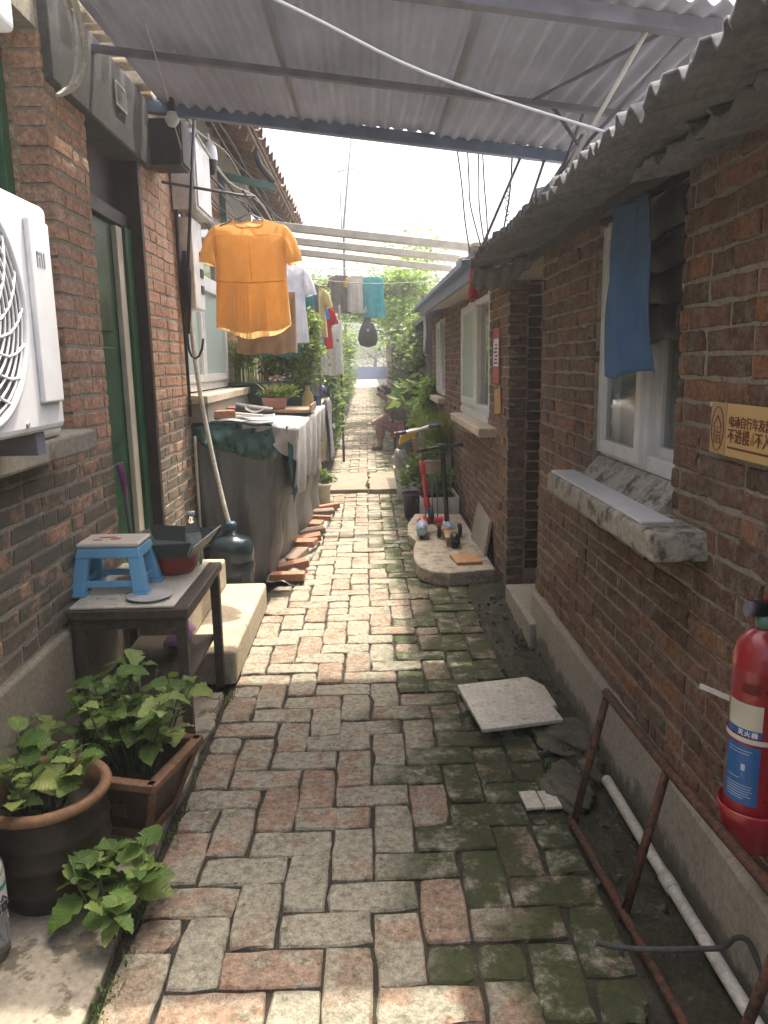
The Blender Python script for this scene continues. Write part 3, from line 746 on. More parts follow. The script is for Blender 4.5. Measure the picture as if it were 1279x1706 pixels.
# ------------------------------------------------------------------ canopy between the roofs
def cz(x): return 2.60 - .125 * x
cn = thing('corrugated_canopy', (0, 3.5, 2.6), 'grey corrugated sheet canopy on steel beams spanning the alley', 'canopy')
CY0, CY1 = 2.52, 4.36
for i, (a, b) in enumerate(((-1.02, -.30), (-.33, .42), (.39, 1.22))):
    def sh(m):
        n = int((b - a) / .072 * 8)
        m.grid(lambda u, v: (a + (b - a) * u, CY0 + (CY1 - CY0) * v, cz(a + (b - a) * u) + .035 + .035 * v + .007 * (i % 2) + .0125 * math.sin(2 * PI * (a + (b - a) * u) / .072) + .008 * math.sin(3.1 * u + 4 * v + i)), n, 3)
    part('corrugated_sheet', M['canopy'], cn, sh, solid=.006)
def xb(m, y, drop, w, h): m.bar((-1.1, y, cz(-1.1) - drop), (1.25, y, cz(1.25) - drop), w, h)
part('beam', M['steelblue'], cn, lambda m: [xb(m, 4.33, -.040, .05, .06)], bevel=.004)
part('beam', M['steel'], cn, lambda m: [xb(m, 2.62, .005, .05, .05)], bevel=.004)
part('purlin', M['steel'], cn, lambda m: [xb(m, 3.48, -.004, .03, .025)])
for p, q in (((.86, 4.34, 2.55), (.62, 4.3, 2.02)), ((.98, 4.33, 2.53), (.80, 4.2, 2.05)), ((1.05, 3.9, 2.50), (.70, 3.6, 2.02)), ((.80, 3.48, 2.51), (1.08, 3.45, 2.12)), ((1.05, 2.62, 2.47), (.66, 3.3, 2.05)), ((.72, 3.48, 2.52), (1.0, 2.64, 2.48)), ((.95, 3.48, 2.50), (.9, 4.1, 2.10))):
    part('brace_rod', M['steel'], cn, lambda m: m.tube([p, q], .008, 6))
part('support_bar', M['cream'], cn, lambda m: m.tube([(.92, 2.63, 2.49), (.64, 2.74, 1.99)], .008, 6))

# slatted beams further down the alley
for i, (y, z, lab) in enumerate(((7.4, 2.60, 'cream painted beam across the alley, first behind the corrugated canopy'), (8.2, 2.60, 'cream painted beam across the alley, middle one of three'), (9.1, 2.61, 'cream painted beam across the alley, closest of three to the hanging shirts'))):
    b = part('cross_beam', M['cream'], None, lambda m: m.bar((-1.0, y, z + .125), (1.0, y, z - .115), .10, .065), bevel=.005)
    tag(b, lab, 'beam', 'cream beams across the alley')
# ------------------------------------------------------------------ outdoor unit on the ledge
ac = thing('outdoor_unit', (-.93, 1.65, 1.3), 'white air conditioner outdoor unit with round fan grille on the concrete ledge', 'air conditioner')
part('casing', M['white'], ac, lambda m: m.box(-1.08, -.785, 1.20, 2.035, 1.30, 1.845), bevel=.018, seg=3)
part('fan_recess', plain('fan_dark', (.10, .11, .11), .6), ac, lambda m: m.prism([(1.585 + .235 * math.cos(a * PI / 18), 1.575 + .235 * math.sin(a * PI / 18)) for a in range(36)], 0, -.80, -.7825))
def grille(m):
    for k in range(1, 11):
        rr_ = .0225 * k
        m.tube([(-.772 - .006 * (k / 10) ** 2, 1.585 + rr_ * math.cos(a * PI / 20), 1.575 + rr_ * math.sin(a * PI / 20)) for a in range(40)], .0032, 5, closed=True)
    for k in range(18):
        m.tube([(-.772 - .006 * t * t, 1.585 + .235 * t * math.cos(k * PI / 9 + t * 1.1), 1.575 + .235 * t * math.sin(k * PI / 9 + t * 1.1)) for t in (.08, .3, .5, .7, .85, 1)], .0035, 5)
part('fan_grille', M['white'], ac, grille)
part('grille_rim', M['white'], ac, lambda m: m.tube([(-.780, 1.585 + .245 * math.cos(a * PI / 24), 1.575 + .245 * math.sin(a * PI / 24)) for a in range(48)], .010, 8, closed=True))
part('side_panel', M['white'], ac, lambda m: m.box(-.786, -.772, 1.885, 2.005, 1.37, 1.80), bevel=.006, seg=3)
lg = plain('logo_grey', (.30, .30, .31), .4)
def logo(m):
    x0, x1 = -.7725, -.7705
    z0, z1 = 1.690, 1.725
    m.box(x0, x1, 1.915, 1.920, z0, z1); m.box(x0, x1, 1.915, 1.947, z1 - .006, z1); m.box(x0, x1, 1.942, 1.947, z0, z1 - .006)
    m.box(x0, x1, 1.9285, 1.9335, z0, z1 - .012); m.box(x0, x1, 1.955, 1.960, z0, z1)
part('logo', lg, ac, logo)
part('screw', lg, ac, lambda m: [m.lathe([(.005, 0), (.005, .003)], (0, 0, 0), 8) for _ in ()] or m.tube([(-.786, 1.80, 1.325), (-.780, 1.80, 1.325)], .006, 8))
for y in (1.35, 1.88):
    part('foot', M['steel'], ac, lambda m: m.box(-1.09, -.80, y, y + .05, 1.245, 1.30), bevel=.003)
fm = part('foam_block', M['whitedirty'], None, lambda m: m.box(-1.03, -.955, 2.26, 2.44, 1.246, 1.285), bevel=.015, seg=3)
tag(fm, 'dirty white foam block on the concrete ledge beside the outdoor unit', 'foam')
wc = thing('wall_cabinet', (-.95, 1.6, 2.2), 'white metal cabinet mounted above the outdoor unit', 'cabinet')
part('casing', M['white'], wc, lambda m: m.box(-1.12, -.79, 1.15, 1.97, 2.21, 2.75), bevel=.015, seg=3)
part('bracket', M['steel'], wc, lambda m: [m.box(-1.14, -.80, y, y + .03, 2.18, 2.209) for y in (1.3, 1.82)])

def wire(name, pts, r, mat, label, cat='cable', group=None, n=6):
    # smooth the polyline
    P = [Vector(p) for p in pts]; out = []
    for i in range(len(P) - 1):
        a, b, c, d = P[max(i - 1, 0)], P[i], P[i + 1], P[min(i + 2, len(P) - 1)]
        for k in range(6):
            t = k / 6
            out.append(.5 * ((2 * b) + (c - a) * t + (2 * a - 5 * b + 4 * c - d) * t * t + (3 * b - a - 3 * c + d) * t ** 3))
    out.append(P[-1])
    o = part(name, mat, None, lambda m: m.tube(out, r, n)); return tag(o, label, cat, group)
gr = M['pvc']
wire('conduit', [(-1.03, 2.95, 2.95), (-1.02, 3.05, 2.80), (-1.02, 3.16, 2.62), (-1.05, 3.14, 2.50), (-1.10, 3.08, 2.44)], .012, gr, 'grey conduit looping down on the sooty lintel', 'pipe')
wire('conduit', [(-1.04, 2.88, 2.97), (-1.035, 2.98, 2.80), (-1.03, 3.09, 2.60), (-1.06, 3.10, 2.48), (-1.10, 3.04, 2.42)], .008, gr, 'thin pale conduit behind the looping one on the lintel', 'pipe')

# ------------------------------------------------------------------ table and what stands on it
tb = thing('side_table', (-.88, 3.0, 0), 'dark wooden table with lower shelf against the sooty brick wall', 'table')
tx0, tx1, ty0, ty1 = -1.10, -.665, 2.68, 3.36
part('tabletop', M['darkwood'], tb, lambda m: m.box(tx0, tx1, ty0, ty1, .555, .592), bevel=.006)
part('table_mat', rough_mat('worn_table_mat', (.58, .54, .43), (.72, .68, .56), 9, .6, .1, c3=(.26, .24, .19)), tb, lambda m: m.box(tx0 + .005, tx1 - .05, ty0 + .012, ty1 - .03, .593, .603), bevel=.004)
for x, y in ((tx0 + .03, ty0 + .03), (tx1 - .03, ty0 + .03), (tx1 - .03, ty1 - .03), (tx0 + .03, ty1 - .03)):
    part('leg', M['darkwood'], tb, lambda m: m.frust((x, y), .036, .036, .012, (x, y), .04, .04, .555), bevel=.003)
part('shelf', M['darkwood'], tb, lambda m: m.box(tx0 + .05, tx1 - .05, ty0 + .02, ty1 - .02, .235, .26), bevel=.003)
part('apron', M['darkwood'], tb, lambda m: [m.box(tx0 + .05, tx1 - .05, y, y + .018, .515, .554) for y in (ty0 + .02, ty1 - .04)] + [m.box(tx1 - .045, tx1 - .027, ty0 + .05, ty1 - .05, .515, .554)])
# stool
BL = plain('stool_blue', (.18, .46, .70), .35, var=.06)
stl = thing('step_stool', (-1.0, 2.92, .604), 'small blue plastic stool with cream top standing on the dark table', 'stool')
sx, sy = -.99, 2.93; Z0 = .604
part('seat', plain('stool_cream', (.70, .66, .55), .35, var=.05), stl, lambda m: m.box(sx - .118, sx + .118, sy - .088, sy + .088, Z0 + .182, Z0 + .20), bevel=.008, seg=3)
part('seat_print', plain('stool_print', (.50, .13, .12), .4), stl, lambda m: [m.prism([(sx + cx + rx * math.cos(a * PI / 8), sy + cy + ry * math.sin(a * PI / 8)) for a in range(16)], 2, Z0 + .2, Z0 + .2012) for cx, cy, rx, ry in ((-.03, .02, .035, .012), (.01, -.01, .02, .018), (-.055, -.025, .02, .01))])
part('apron', BL, stl, lambda m: m.frust((sx, sy), .252, .19, Z0 + .142, (sx, sy), .232, .172, Z0 + .181), bevel=.006)
for a in (-1, 1):
    for b in (-1, 1):
        lg_ = part('leg', BL, stl, lambda m: m.frust((sx + a * .118, sy + b * .095), .056, .045, Z0 + .012, (sx + a * .098, sy + b * .072), .05, .04, Z0 + .145), bevel=.006)
        part('foot', BL, lg_, lambda m: m.box(sx + a * .118 - .032, sx + a * .118 + .032, sy + b * .097 - .027, sy + b * .097 + .027, Z0, Z0 + .013), bevel=.003)
part('rail', BL, stl, lambda m: [m.box(sx - .095, sx + .095, sy + b * .09 - .006, sy + b * .09 + .006, Z0 + .03, Z0 + .055) for b in (-1, 1)] + [m.box(sx + a * .112 - .006, sx + a * .112 + .006, sy - .075, sy + .075, Z0 + .03, Z0 + .055) for a in (-1, 1)], bevel=.003)
# bowl and tray
bw = part('bowl', plain('bowl_red', (.36, .055, .035), .35), None, lambda m: m.lathe([(.085, 0), (.105, .03), (.118, .085), (.122, .09), (.116, .09), (.10, .03), (.08, .008)], (-.835, 3.18, .604), 28))
tag(bw, 'red plastic basin under the dark tray on the table', 'basin')
TRM = plain('tray_green', (.055, .075, .065), .45)
def tray(m):
    m.m = TR(-.84, 3.17, .70, -2, 3, -8)
    m.frust((0, 0), .25, .27, 0, (0, 0), .25, .27, .004)
    for a in range(4):
        m.m = TR(-.84, 3.17, .70, -2, 3, -8 + 90 * a)
        w, d = (.125, .135) if a % 2 else (.135, .125)
        W, D = (.165, .175) if a % 2 else (.175, .165)
        m.add([(-d, w, 0), (d, w, 0), (D, W, .065), (-D, W, .065)], [(0, 1, 2, 3)])
t_ = part('tray', TRM, None, tray, solid=.005); tag(t_, 'dark grey green flared tray resting on the red basin', 'tray')
def bottle(name, c, h, r_, label, mat, capm, lab, cat='bottle', txt=None):
    b = thing(name, c, label, cat)
    part('body', mat, b, lambda m: m.lathe([(r_ * .85, 0), (r_, .01), (r_, h * .28), (r_ * .96, h * .3), (r_, h * .32), (r_, h * .62), (r_ * .85, h * .74), (r_ * .4, h * .88), (r_ * .4, h * .93)], c, 24))
    part('cap', capm, b, lambda m: m.lathe([(r_ * .45, h * .925), (r_ * .45, h), (r_ * .40, h * 1.005)], c, 18))
    part('paper_label', lab, b, lambda m: m.lathe([(r_ * 1.012, h * .36), (r_ * 1.012, h * .58)], c, 24, False, False))
    return b
bottle('water_bottle', (-.765, 3.27, .604), .235, .034, 'clear plastic water bottle with white cap beside the dark tray', M['clear'], M['white'], M['whitedirty'])
# broom handle, slipper, plate
wire('broom_handle', [(-1.085, 3.395, .96), (-1.08, 3.42, .72), (-1.07, 3.45, .36)], .009, M['steel'], 'grey broom stick with a purple grip leaning by the green door', 'broom', n=8)
hb_ = part('grip', plain('grip_purple', (.22, .05, .20), .4), bpy.data.objects['broom_handle'], lambda m: m.tube([(-1.09, 3.37, 1.04), (-1.087, 3.385, 1.0), (-1.085, 3.395, .955), (-1.083, 3.405, .90)], [.012, .016, .014, .012], 10))
sp = part('slipper', plain('slipper_mauve', (.42, .20, .42), .5), None, lambda m: m.grid(lambda u, v: (-.83 + .09 * (u - .5) * (1 - .3 * abs(v - .5)), 3.06 + .24 * v, .2615 + .035 + .04 * (math.sin(PI * u) if v > .5 else 0) + (.02 if v < .5 else .0)), 10, 10), solid=.014)
tag(sp, 'mauve plastic slipper on the lower shelf of the table', 'slipper')
pl = part('plate', M['whitedirty'], None, lambda m: m.lathe([(.03, 0), (.07, .004), (.085, .012), (.08, .013), (.06, .007), (.0, .006)], (-.83, 2.79, .604), 28)); tag(pl, 'round white plate lying on the table beside the stool', 'plate')

# ------------------------------------------------------------------ leafy plants
LEAF = []
LM = leaf_mat('leaf_green', (.05, .115, .022), (.115, .205, .04), (.31, .37, .11), .3)
def leaf_mesh(seed, wide=.38, droop=.25, teeth=.03, mat=LM):
    q = random.Random(seed); n = 10; vs = []; fs = []
    twist = q.uniform(-.35, .35); cup = q.uniform(.05, .32); bite = q.choice((None, None, 4, 6, 7))
    for i in range(n + 1):
        t = i / n
        w = wide * math.sin(PI * min(1, t ** .75 * .97 + .015)) ** .85
        if 0 < i < n: w += teeth * (1 if i % 2 else -1)
        z = -droop * t * t + .05 * math.sin(5 * t + seed)
        for k in (-1, -.5, 0, .5, 1):
            ww = w * (.6 if (bite == i and k > 0) else 1)
            ed = q.uniform(-.022, .022) + (.022 if i % 2 else -.022) * abs(k)
            vs.append((t + .06 * abs(k) * (1 - t), k * ww, z + cup * w * abs(k) ** 1.6 + twist * k * w * t + ed))
    for i in range(n):
        for k in range(4):
            a = 5 * i + k; fs.append((a, a + 5, a + 6, a + 1))
    m = MB(); m.add(vs, fs, True); me = m.mesh('leaf'); me.materials.append(mat); return me
LEAF = [leaf_mesh(i, .33 + .05 * (i % 4), .10 + .16 * (i % 4)) for i in range(12)]
STEM = plain('stem_green', (.07, .11, .035), .6)
def leafy(name, base, label, cat, h, spread, nst, per, size, seed, group=None, lean=(0, 0), soilr=None):
    q = random.Random(seed); p = thing(name, base, label, cat, group)
    ms = MB(); leaves = []
    for s in range(nst):
        a = q.uniform(0, 2 * PI); d = spread * math.sqrt(q.random())
        b = Vector(base) + Vector((.35 * d * math.cos(a), .35 * d * math.sin(a), 0))
        top = Vector(base) + Vector((d * math.cos(a) + lean[0], d * math.sin(a) + lean[1], h * q.uniform(.55, 1)))
        mid = (b + top) / 2 + Vector((q.uniform(-.02, .02), q.uniform(-.02, .02), .03))
        ms.tube([b, mid, top], [.0035, .003, .002], 5)
        for k in range(per):
            t = .3 + .7 * (k + .5) / per
            pos = b.lerp(mid, t * 2) if t < .5 else mid.lerp(top, t * 2 - 1)
            leaves.append((pos, k * 2.4 + s + q.uniform(-.3, .3), size * q.uniform(.42, 1.25) * (1.1 - .35 * t), t))
    ms.build('stem', STEM, p)
    for pos, a, sz, t in leaves:
        o = bpy.data.objects.new('leaf', q.choice(LEAF)); COL.objects.link(o)
        o.rotation_euler = Euler((q.uniform(-.5, .5), -q.uniform(.0, .75) * (1 if t > .5 else .3), a))
        o.scale = (sz,) * 3; o.location = pos; attach(o, p)
    return p
# round glazed pot
DG = rough_mat('dark_glaze', (.012, .010, .008), (.034, .027, .020), 16, .5, .3, spec=.35)
TC = rough_mat('terracotta', (.15, .085, .048), (.25, .14, .075), 14, .8, .25)
pc = (-.915, 1.965, .012)
pt = thing('round_pot', pc, 'round dark glazed pot with a terracotta rim on the cement strip', 'pot')
part('body', DG, pt, lambda m: m.lathe([(.125, 0), (.142, .03), (.152, .06), (.155, .066), (.153, .074), (.162, .14), (.1655, .148), (.163, .156), (.164, .2), (.167, .207), (.163, .214), (.158, .27), (.165, .285)], pc, 36, cap1=False))
part('rim', TC, pt, lambda m: m.lathe([(.160, .28), (.176, .29), (.178, .305), (.170, .315), (.150, .31), (.146, .25), (.146, .22)], pc, 36, False, False))
part('potting_soil', M['soil'], pt, lambda m: m.lathe([(.15, .225), (.08, .235), (.0, .238)], pc, 24, False, False))
leafy('potted_herb', (pc[0] - .01, pc[1], .245), 'leafy herb growing in the round dark glazed pot', 'plant', .24, .15, 11, 5, .082, 5, lean=(-.01, -.02))
# square pot
qx, qy, rz = -.765, 2.27, -14
sq = thing('square_pot', (qx, qy, .012), 'square flared terracotta planter with a carved character on its side', 'pot')
def sqf(m):
    m.m = TR(qx, qy, .012, 0, 0, rz); t = .018
    m.frust((0, 0), .14, .14, .0, (0, 0), .142, .142, .02)
    for a in range(4):
        m.m = TR(qx, qy, .012, 0, 0, rz + 90 * a)
        m.add([(-.07, -.07, .0), (.07, -.07, .0), (.145, -.145, .22), (-.145, -.145, .22), (-.055, -.05, .0), (.055, -.05, .0), (.125, -.125, .22), (-.125, -.125, .22)],
              [(0, 1, 2, 3), (7, 6, 5, 4), (3, 2, 6, 7), (1, 0, 4, 5)])
part('body', rough_mat('brown_glaze', (.05, .032, .02), (.10, .06, .035), 18, .45, .2), sq, sqf)
def sqr(m):
    for a in range(4):
        m.m = TR(qx, qy, .012, 0, 0, rz + 90 * a)
        m.bar((-.16, -.148, .222), (.16, -.148, .222), .034, .026); m.bar((-.076, -.077, .012), (-.146, -.147, .21), .026, .018)
        m.bar((-.085, -.076, .014), (.085, -.076, .014), .02, .028)
part('rim', TC, sq, sqr, bevel=.004)
part('potting_soil', M['soil'], sq, lambda m: m.prism([(qx + .155 * math.cos(R(45 + rz + 90 * k)), qy + .155 * math.sin(R(45 + rz + 90 * k))) for k in range(4)], 2, .16, .185))
Mt = TR(qx, qy, .012, 0, 0, rz) @ Matrix.Translation((-.036, -.0985, .080)) @ Euler((R(90 + 18.8), 0, 0)).to_matrix().to_4x4()
lettering('吉', .072, TC, sq, Mt, .001)
leafy('potted_herb', (qx, qy, .19), 'bushy herb overflowing the square terracotta planter', 'plant', .33, .27, 26, 7, .082, 9, lean=(-.05, .06))
leafy('potted_herb', (-1.0, 2.42, .012), 'bushy herb growing up behind the square planter by the wall', 'plant', .40, .16, 8, 6, .08, 19)
leafy('seedling', (-.70, 1.79, .012), 'pale green seedling growing from a crack beside the paving', 'plant', .21, .13, 14, 5, .088, 14)
bj = thing('water_jug', (-.985, 1.70, .012), 'clear plastic water jug with a white lettered label beside the round pot', 'bottle')
jc = (-.988, 1.70, .012)
part('body', M['clear'], bj, lambda m: m.lathe([(.055, 0), (.066, .012), (.068, .10), (.064, .12), (.068, .13), (.068, .24), (.05, .29), (.02, .33), (.02, .345)], jc, 28))
part('paper_label', M['whitedirty'], bj, lambda m: m.lathe([(.0695, .13), (.0695, .225)], jc, 28, False, False))
part('label_mark', plain('label_teal', (.03, .20, .24), .5), bj, lambda m: m.lathe([(.0702, .19), (.0702, .202)], jc, 28, False, False))
part('cap', plain('cap_blue', (.06, .12, .3), .4), bj, lambda m: m.lathe([(.024, .343), (.024, .365)], jc, 16))
for k, ch in enumerate('怡寶'):
    a = R(-12 - 44 * k)
    Mt = Matrix.Translation((jc[0] + .0712 * math.cos(a), jc[1] + .0712 * math.sin(a), .152)) @ Euler((R(90), 0, a + R(90))).to_matrix().to_4x4() @ Matrix.Translation((-.018, 0, 0))
    lettering(ch, .042, plain('label_ink', (.02, .02, .05), .5), bj, Mt, .001)

# ------------------------------------------------------------------ jug with the drain hose
jd = (-.86, 4.70, .0)
jg = thing('water_barrel', jd, 'dark blue plastic water barrel behind the cement steps', 'barrel')
part('body', M['jug'], jg, lambda m: m.lathe([(.12, 0), (.135, .015), (.137, .12), (.130, .135), (.137, .15), (.137, .25), (.130, .265), (.137, .28), (.135, .36), (.11, .40), (.05, .425), (.03, .43), (.03, .47)], jd, 32))
part('collar', plain('collar_blue', (.04, .09, .15), .4), jg, lambda m: m.lathe([(.034, .455), (.036, .49), (.025, .505)], jd, 20))
wire('drain_hose', [(-1.07, 4.86, 2.42), (-1.08, 4.90, 2.2), (-1.07, 4.88, 1.75), (-1.04, 4.86, 1.35), (-.98, 4.82, .95), (-.90, 4.73, .60), (-.865, 4.70, .47)], .014, gr, 'grey flexible drain hose running down the brick pier into the barrel', 'hose', n=10)
wire('drain_hose', [(-1.09, 4.80, 2.5), (-1.10, 4.80, 2.1), (-1.09, 4.80, 1.6), (-1.09, 4.80, 1.15)], .011, M['black'], 'black cable bundle hanging straight down the brick pier', 'cable')
wire('wall_pipe', [(-1.095, 4.90, .02), (-1.095, 4.90, .6), (-1.095, 4.90, 1.02)], .011, M['cream'], 'thin cream pipe standing at the corner of the covered pile', 'pipe')
# meter boxes, camera, umbrella
mb = thing('meter_box', (-1.02, 4.4, 2.52), 'black meter box hung under the canopy at the brick pier', 'box')
part('casing', M['black'], mb, lambda m: m.box(-1.11, -.94, 4.30, 4.50, 2.49, 2.715), bevel=.005)
part('lid', M['darkcem'], mb, lambda m: m.box(-.939, -.93, 4.31, 4.49, 2.50, 2.705), bevel=.003)
cb = thing('electric_cabinet', (-1.0, 4.95, 2.3), 'grey white electric cabinet above the white sliding window', 'cabinet')
part('casing', M['whitedirty'], cb, lambda m: m.box(-1.11, -.97, 4.78, 5.22, 2.36, 2.78), bevel=.006)
part('cover', M['whitedirty'], cb, lambda m: m.box(-.969, -.960, 4.80, 5.20, 2.38, 2.76), bevel=.004)
part('insulator', M['white'], cb, lambda m: m.lathe([(.04, 0), (.035, .06), (.02, .09)], (-1.03, 4.92, 2.78), 14))
cb2 = thing('meter_cabinet', (-1.0, 5.0, 1.9), 'tall white meter cabinet with small windows below the electric cabinet', 'cabinet')
part('casing', M['whitedirty'], cb2, lambda m: m.box(-1.11, -1.02, 4.84, 5.12, 1.80, 2.33), bevel=.006)
part('meter_window', M['dim'], cb2, lambda m: [m.box(-1.019, -1.014, 5.01, 5.09, z, z + .05) for z in (1.9, 2.0, 2.1)])
cc = (-.975, 5.3, 2.66)
cv = thing('security_camera', cc, 'white domed security camera on the wall beside the electric cabinet', 'camera')
part('housing', M['white'], cv, lambda m: m.lathe([(.05, .09), (.052, .13), (.045, .17), (.028, .195), (.0, .205)], cc, 24, False, False))
part('dome', M['black'], cv, lambda m: m.lathe([(.0, 0), (.025, .006), (.042, .035), (.048, .09)], cc, 24, False, False))
part('arm', M['whitedirty'], cv, lambda m: m.tube([(cc[0], cc[1], cc[2] + .19), (cc[0], cc[1], cc[2] + .24), (LX, cc[1] + .02, cc[2] + .25)], .014, 8))
um = thing('umbrella', (-1.03, 4.62, 1.6), 'folded dark umbrella with a curved handle hanging at the brick pier', 'umbrella')
part('canopy', fabric('umbrella_cloth', (.035, .03, .04), (.02, .018, .025), 0), um, lambda m: m.tube([(-1.02, 4.60, 2.10), (-1.02, 4.60, 1.98), (-1.025, 4.60, 1.80), (-1.03, 4.60, 1.64)], [.014, .035, .028, .012], 9))
part('handle', M['black'], um, lambda m: m.tube([(-1.03, 4.60, 1.66), (-1.03, 4.60, 1.58)] + [(-1.03 + .045 + .045 * math.cos(PI - a), 4.60, 1.58 - .10 * math.sin(a) * 1.1 + .02 * a) for a in (.4, .9, 1.4, 1.9, 2.4, 2.9)], .007, 8))
po = thing('laundry_pole', (-.98, 4.55, 1.7), 'dark upright pole with a crossbar that carries the orange blouse', 'pole')
part('upright', M['black'], po, lambda m: m.tube([(-.91, 4.58, 2.83), (-.99, 4.58, 2.1), (-1.04, 4.58, 1.62)], .010, 8))
part('crossbar', M['steel'], po, lambda m: m.tube([(-1.12, 4.60, 2.47), (-.69, 4.60, 2.395), (-.60, 4.60, 2.385)], .008, 8))
part('rail', M['steel'], po, lambda m: m.tube([(-.64, 4.40, 2.375), (-.62, 7.3, 2.35), (-.58, 10.4, 2.30), (-.55, 12.0, 2.30)], .006, 6))
bk = thing('wall_bracket', (-1.1, 6.4, 2.8), 'green steel bracket with a bent black arm under the tiled eave', 'bracket')
part('arm', plain('bracket_green', (.06, .16, .13), .5), bk, lambda m: [m.bar((-1.13, 6.4, 2.92), (-.70, 6.5, 2.84), .04, .05), m.bar((-1.09, 6.4, 2.5), (-1.09, 6.4, 2.92), .05, .05)], bevel=.004)
part('bent_strip', M['black'], bk, lambda m: m.tube([(-.86, 6.45, 3.30), (-.85, 6.46, 3.15), (-.80, 6.48, 3.0), (-.70, 6.5, 2.87)], .025, 8))
q = random.Random(77)
for i in range(9):
    z = 2.62 + .05 * i + q.uniform(-.02, .02); x = -1.07 + .02 * i
    pts = [(x, 4.5 + .1 * q.random(), z)] + [(x + q.uniform(-.03, .04), 4.9 + k * 1.15, z + .02 * k + q.uniform(-.10, .03)) for k in range(5)] + [(x, 10.2, z + .1)]
    wire('eave_cable', pts, q.choice((.006, .008, .011)), q.choice((M['black'], M['pvc'], M['steel'], M['black'])), ['lowest', 'second lowest', 'third lowest', 'fourth lowest', 'middle', 'fourth highest', 'third highest', 'second highest', 'highest'][i] + ' slack cable strung along the wall under the tiled eave', 'cable', 'cables under the tiled eave')
# ------------------------------------------------------------------ covered pile
M['film'] = M['plasticfilm']
cp = thing('covered_pile', (-.8, 6.2, 0), 'goods stacked under a grey tarpaulin beside the brick pier', 'pile')
q = random.Random(8)
BOT = [(-1.12, 5.00), (-.95, 4.99), (-.80, 4.99), (-.73, 5.03), (-.69, 5.15), (-.66, 5.5), (-.60, 6.2), (-.56, 6.9), (-.53, 7.55), (-.6, 7.66), (-1.12, 7.68)]
TOP = [(-1.12, 5.02), (-.92, 5.01), (-.66, 5.01), (-.56, 5.03), (-.53, 5.12), (-.515, 5.5), (-.50, 6.2), (-.48, 6.9), (-.465, 7.5), (-.54, 7.6), (-1.12, 7.62)]
def along(P, u):
    f = u * (len(P) - 1); i = min(int(f), len(P) - 2); t = f - i
    return P[i][0] + (P[i + 1][0] - P[i][0]) * t, P[i][1] + (P[i + 1][1] - P[i][1]) * t
def tarpf(m):
    ph = [q.uniform(0, 6) for _ in range(6)]
    def fn(u, v):
        bx, by = along(BOT, u); tx, ty = along(TOP, u)
        t = v ** .8
        x = bx + (tx - bx) * t; y = by + (ty - by) * t
        w = (1 - v) * .026 + .006
        dx = w * math.sin(46 * u + ph[0] + 3 * v) + .010 * math.sin(90 * u + 5 * v + ph[1]) + .012 * math.sin(17 * v + 9 * u)
        front = 1 if u < .28 else 0
        return (x + dx * (1 - front), y + dx * front - .05 * math.sin(PI * v) * front * (.5 + .5 * math.sin(9 * u + 1)), v * 1.03 + (1 - v) * .0)
    m.grid(fn, 110, 26)
    m.grid(lambda u, v: (-1.12 + (.62 + .05 * v) * u, 5.02 + 2.6 * v, 1.03 + .05 * (1 - u) + .012 * math.sin(11 * u + 8 * v)), 10, 16)
part('tarpaulin', M['tarp'], cp, tarpf)
def sheetf(m):
    def fn(u, v):   # u along the pile, v from wall edge over the top and down the side
        y = 5.0 + 2.62 * u
        if v < .5:
            x = -1.0 + (.535 + .045 * u) * v * 2; z = 1.088 - .03 * v * 2 + .006 * math.sin(14 * v + 9 * u) + (.02 if u < .02 else 0)
        else:
            t = (v - .5) * 2; dep = .34 + .14 * math.sin(3.0 * u + .4) + .05 * math.sin(13 * u)
            x = -.462 + .05 * u + .028 * math.sin(u * 34 + 1) * t + .016 * math.sin(71 * u) * t + .05 * t * (1 - t) - .05 * t; z = 1.058 - dep * t - .015 * (t * t)
        return (x, y - (.02 * math.sin(9 * v)), z)
    m.grid(fn, 90, 30)
s_ = part('cover_sheet', M['sheetpale'], None, sheetf, solid=.004); tag(s_, 'pale grey sheet spread over the tarpaulin pile and hanging down its side', 'cloth')
part('front_flap', M['sheetpale'], s_, lambda m: m.grid(lambda u, v: (-.80 + .345 * u, 5.06 - .09 * min(1, v * 4) - .02 * math.sin(15 * u + 5 * v) * v, 1.098 - .02 * u - max(0, v - .12) * (.10 + .20 * u ** 2 + .02 * math.sin(11 * u))), 30, 16), solid=.004)
def netf(m):
    def fn(u, v):
        x = -1.13 + .52 * u
        prof = .07 + .09 * math.sin(PI * min(1, u * .9)) + .10 * u + .02 * math.sin(9 * u)
        if v < .35:
            y = 5.16 - .17 * v / .35 - .07 * u; z = 1.113 - .03 * u + .006 * math.sin(20 * u + 5 * v)
            return (x, y, z)
        t = (v - .35) / .65
        return (x + .03 * t * u, 4.985 - .05 * math.sin(PI * min(1, t * .8)) - .035 * math.sin(14 * u + 6 * t) * t - .015 * math.sin(33 * u - 5 * t) * t, 1.105 - .03 * u - prof * t)
    m.grid(fn, 50, 26)
s_ = part('green_net', M['tarpgreen'], None, netf, solid=.003); tag(s_, 'dark green mesh cloth drooping over the front edge of the pile', 'cloth')
s_ = part('corner_cloth', fabric('teal_cloth', (.04, .12, .12), (.025, .08, .085), .1), None, lambda m: m.grid(lambda u, v: (-.52 + .07 * u * (1 - .6 * v) + .03 * v, 4.945 + .12 * u + .02 * math.sin(9 * v + 4 * u), 1.07 - .50 * v * (1 - .25 * u) - .03 * u), 14, 20), solid=.003); tag(s_, 'teal cloth corner hanging from the pile towards the loose bricks', 'cloth')
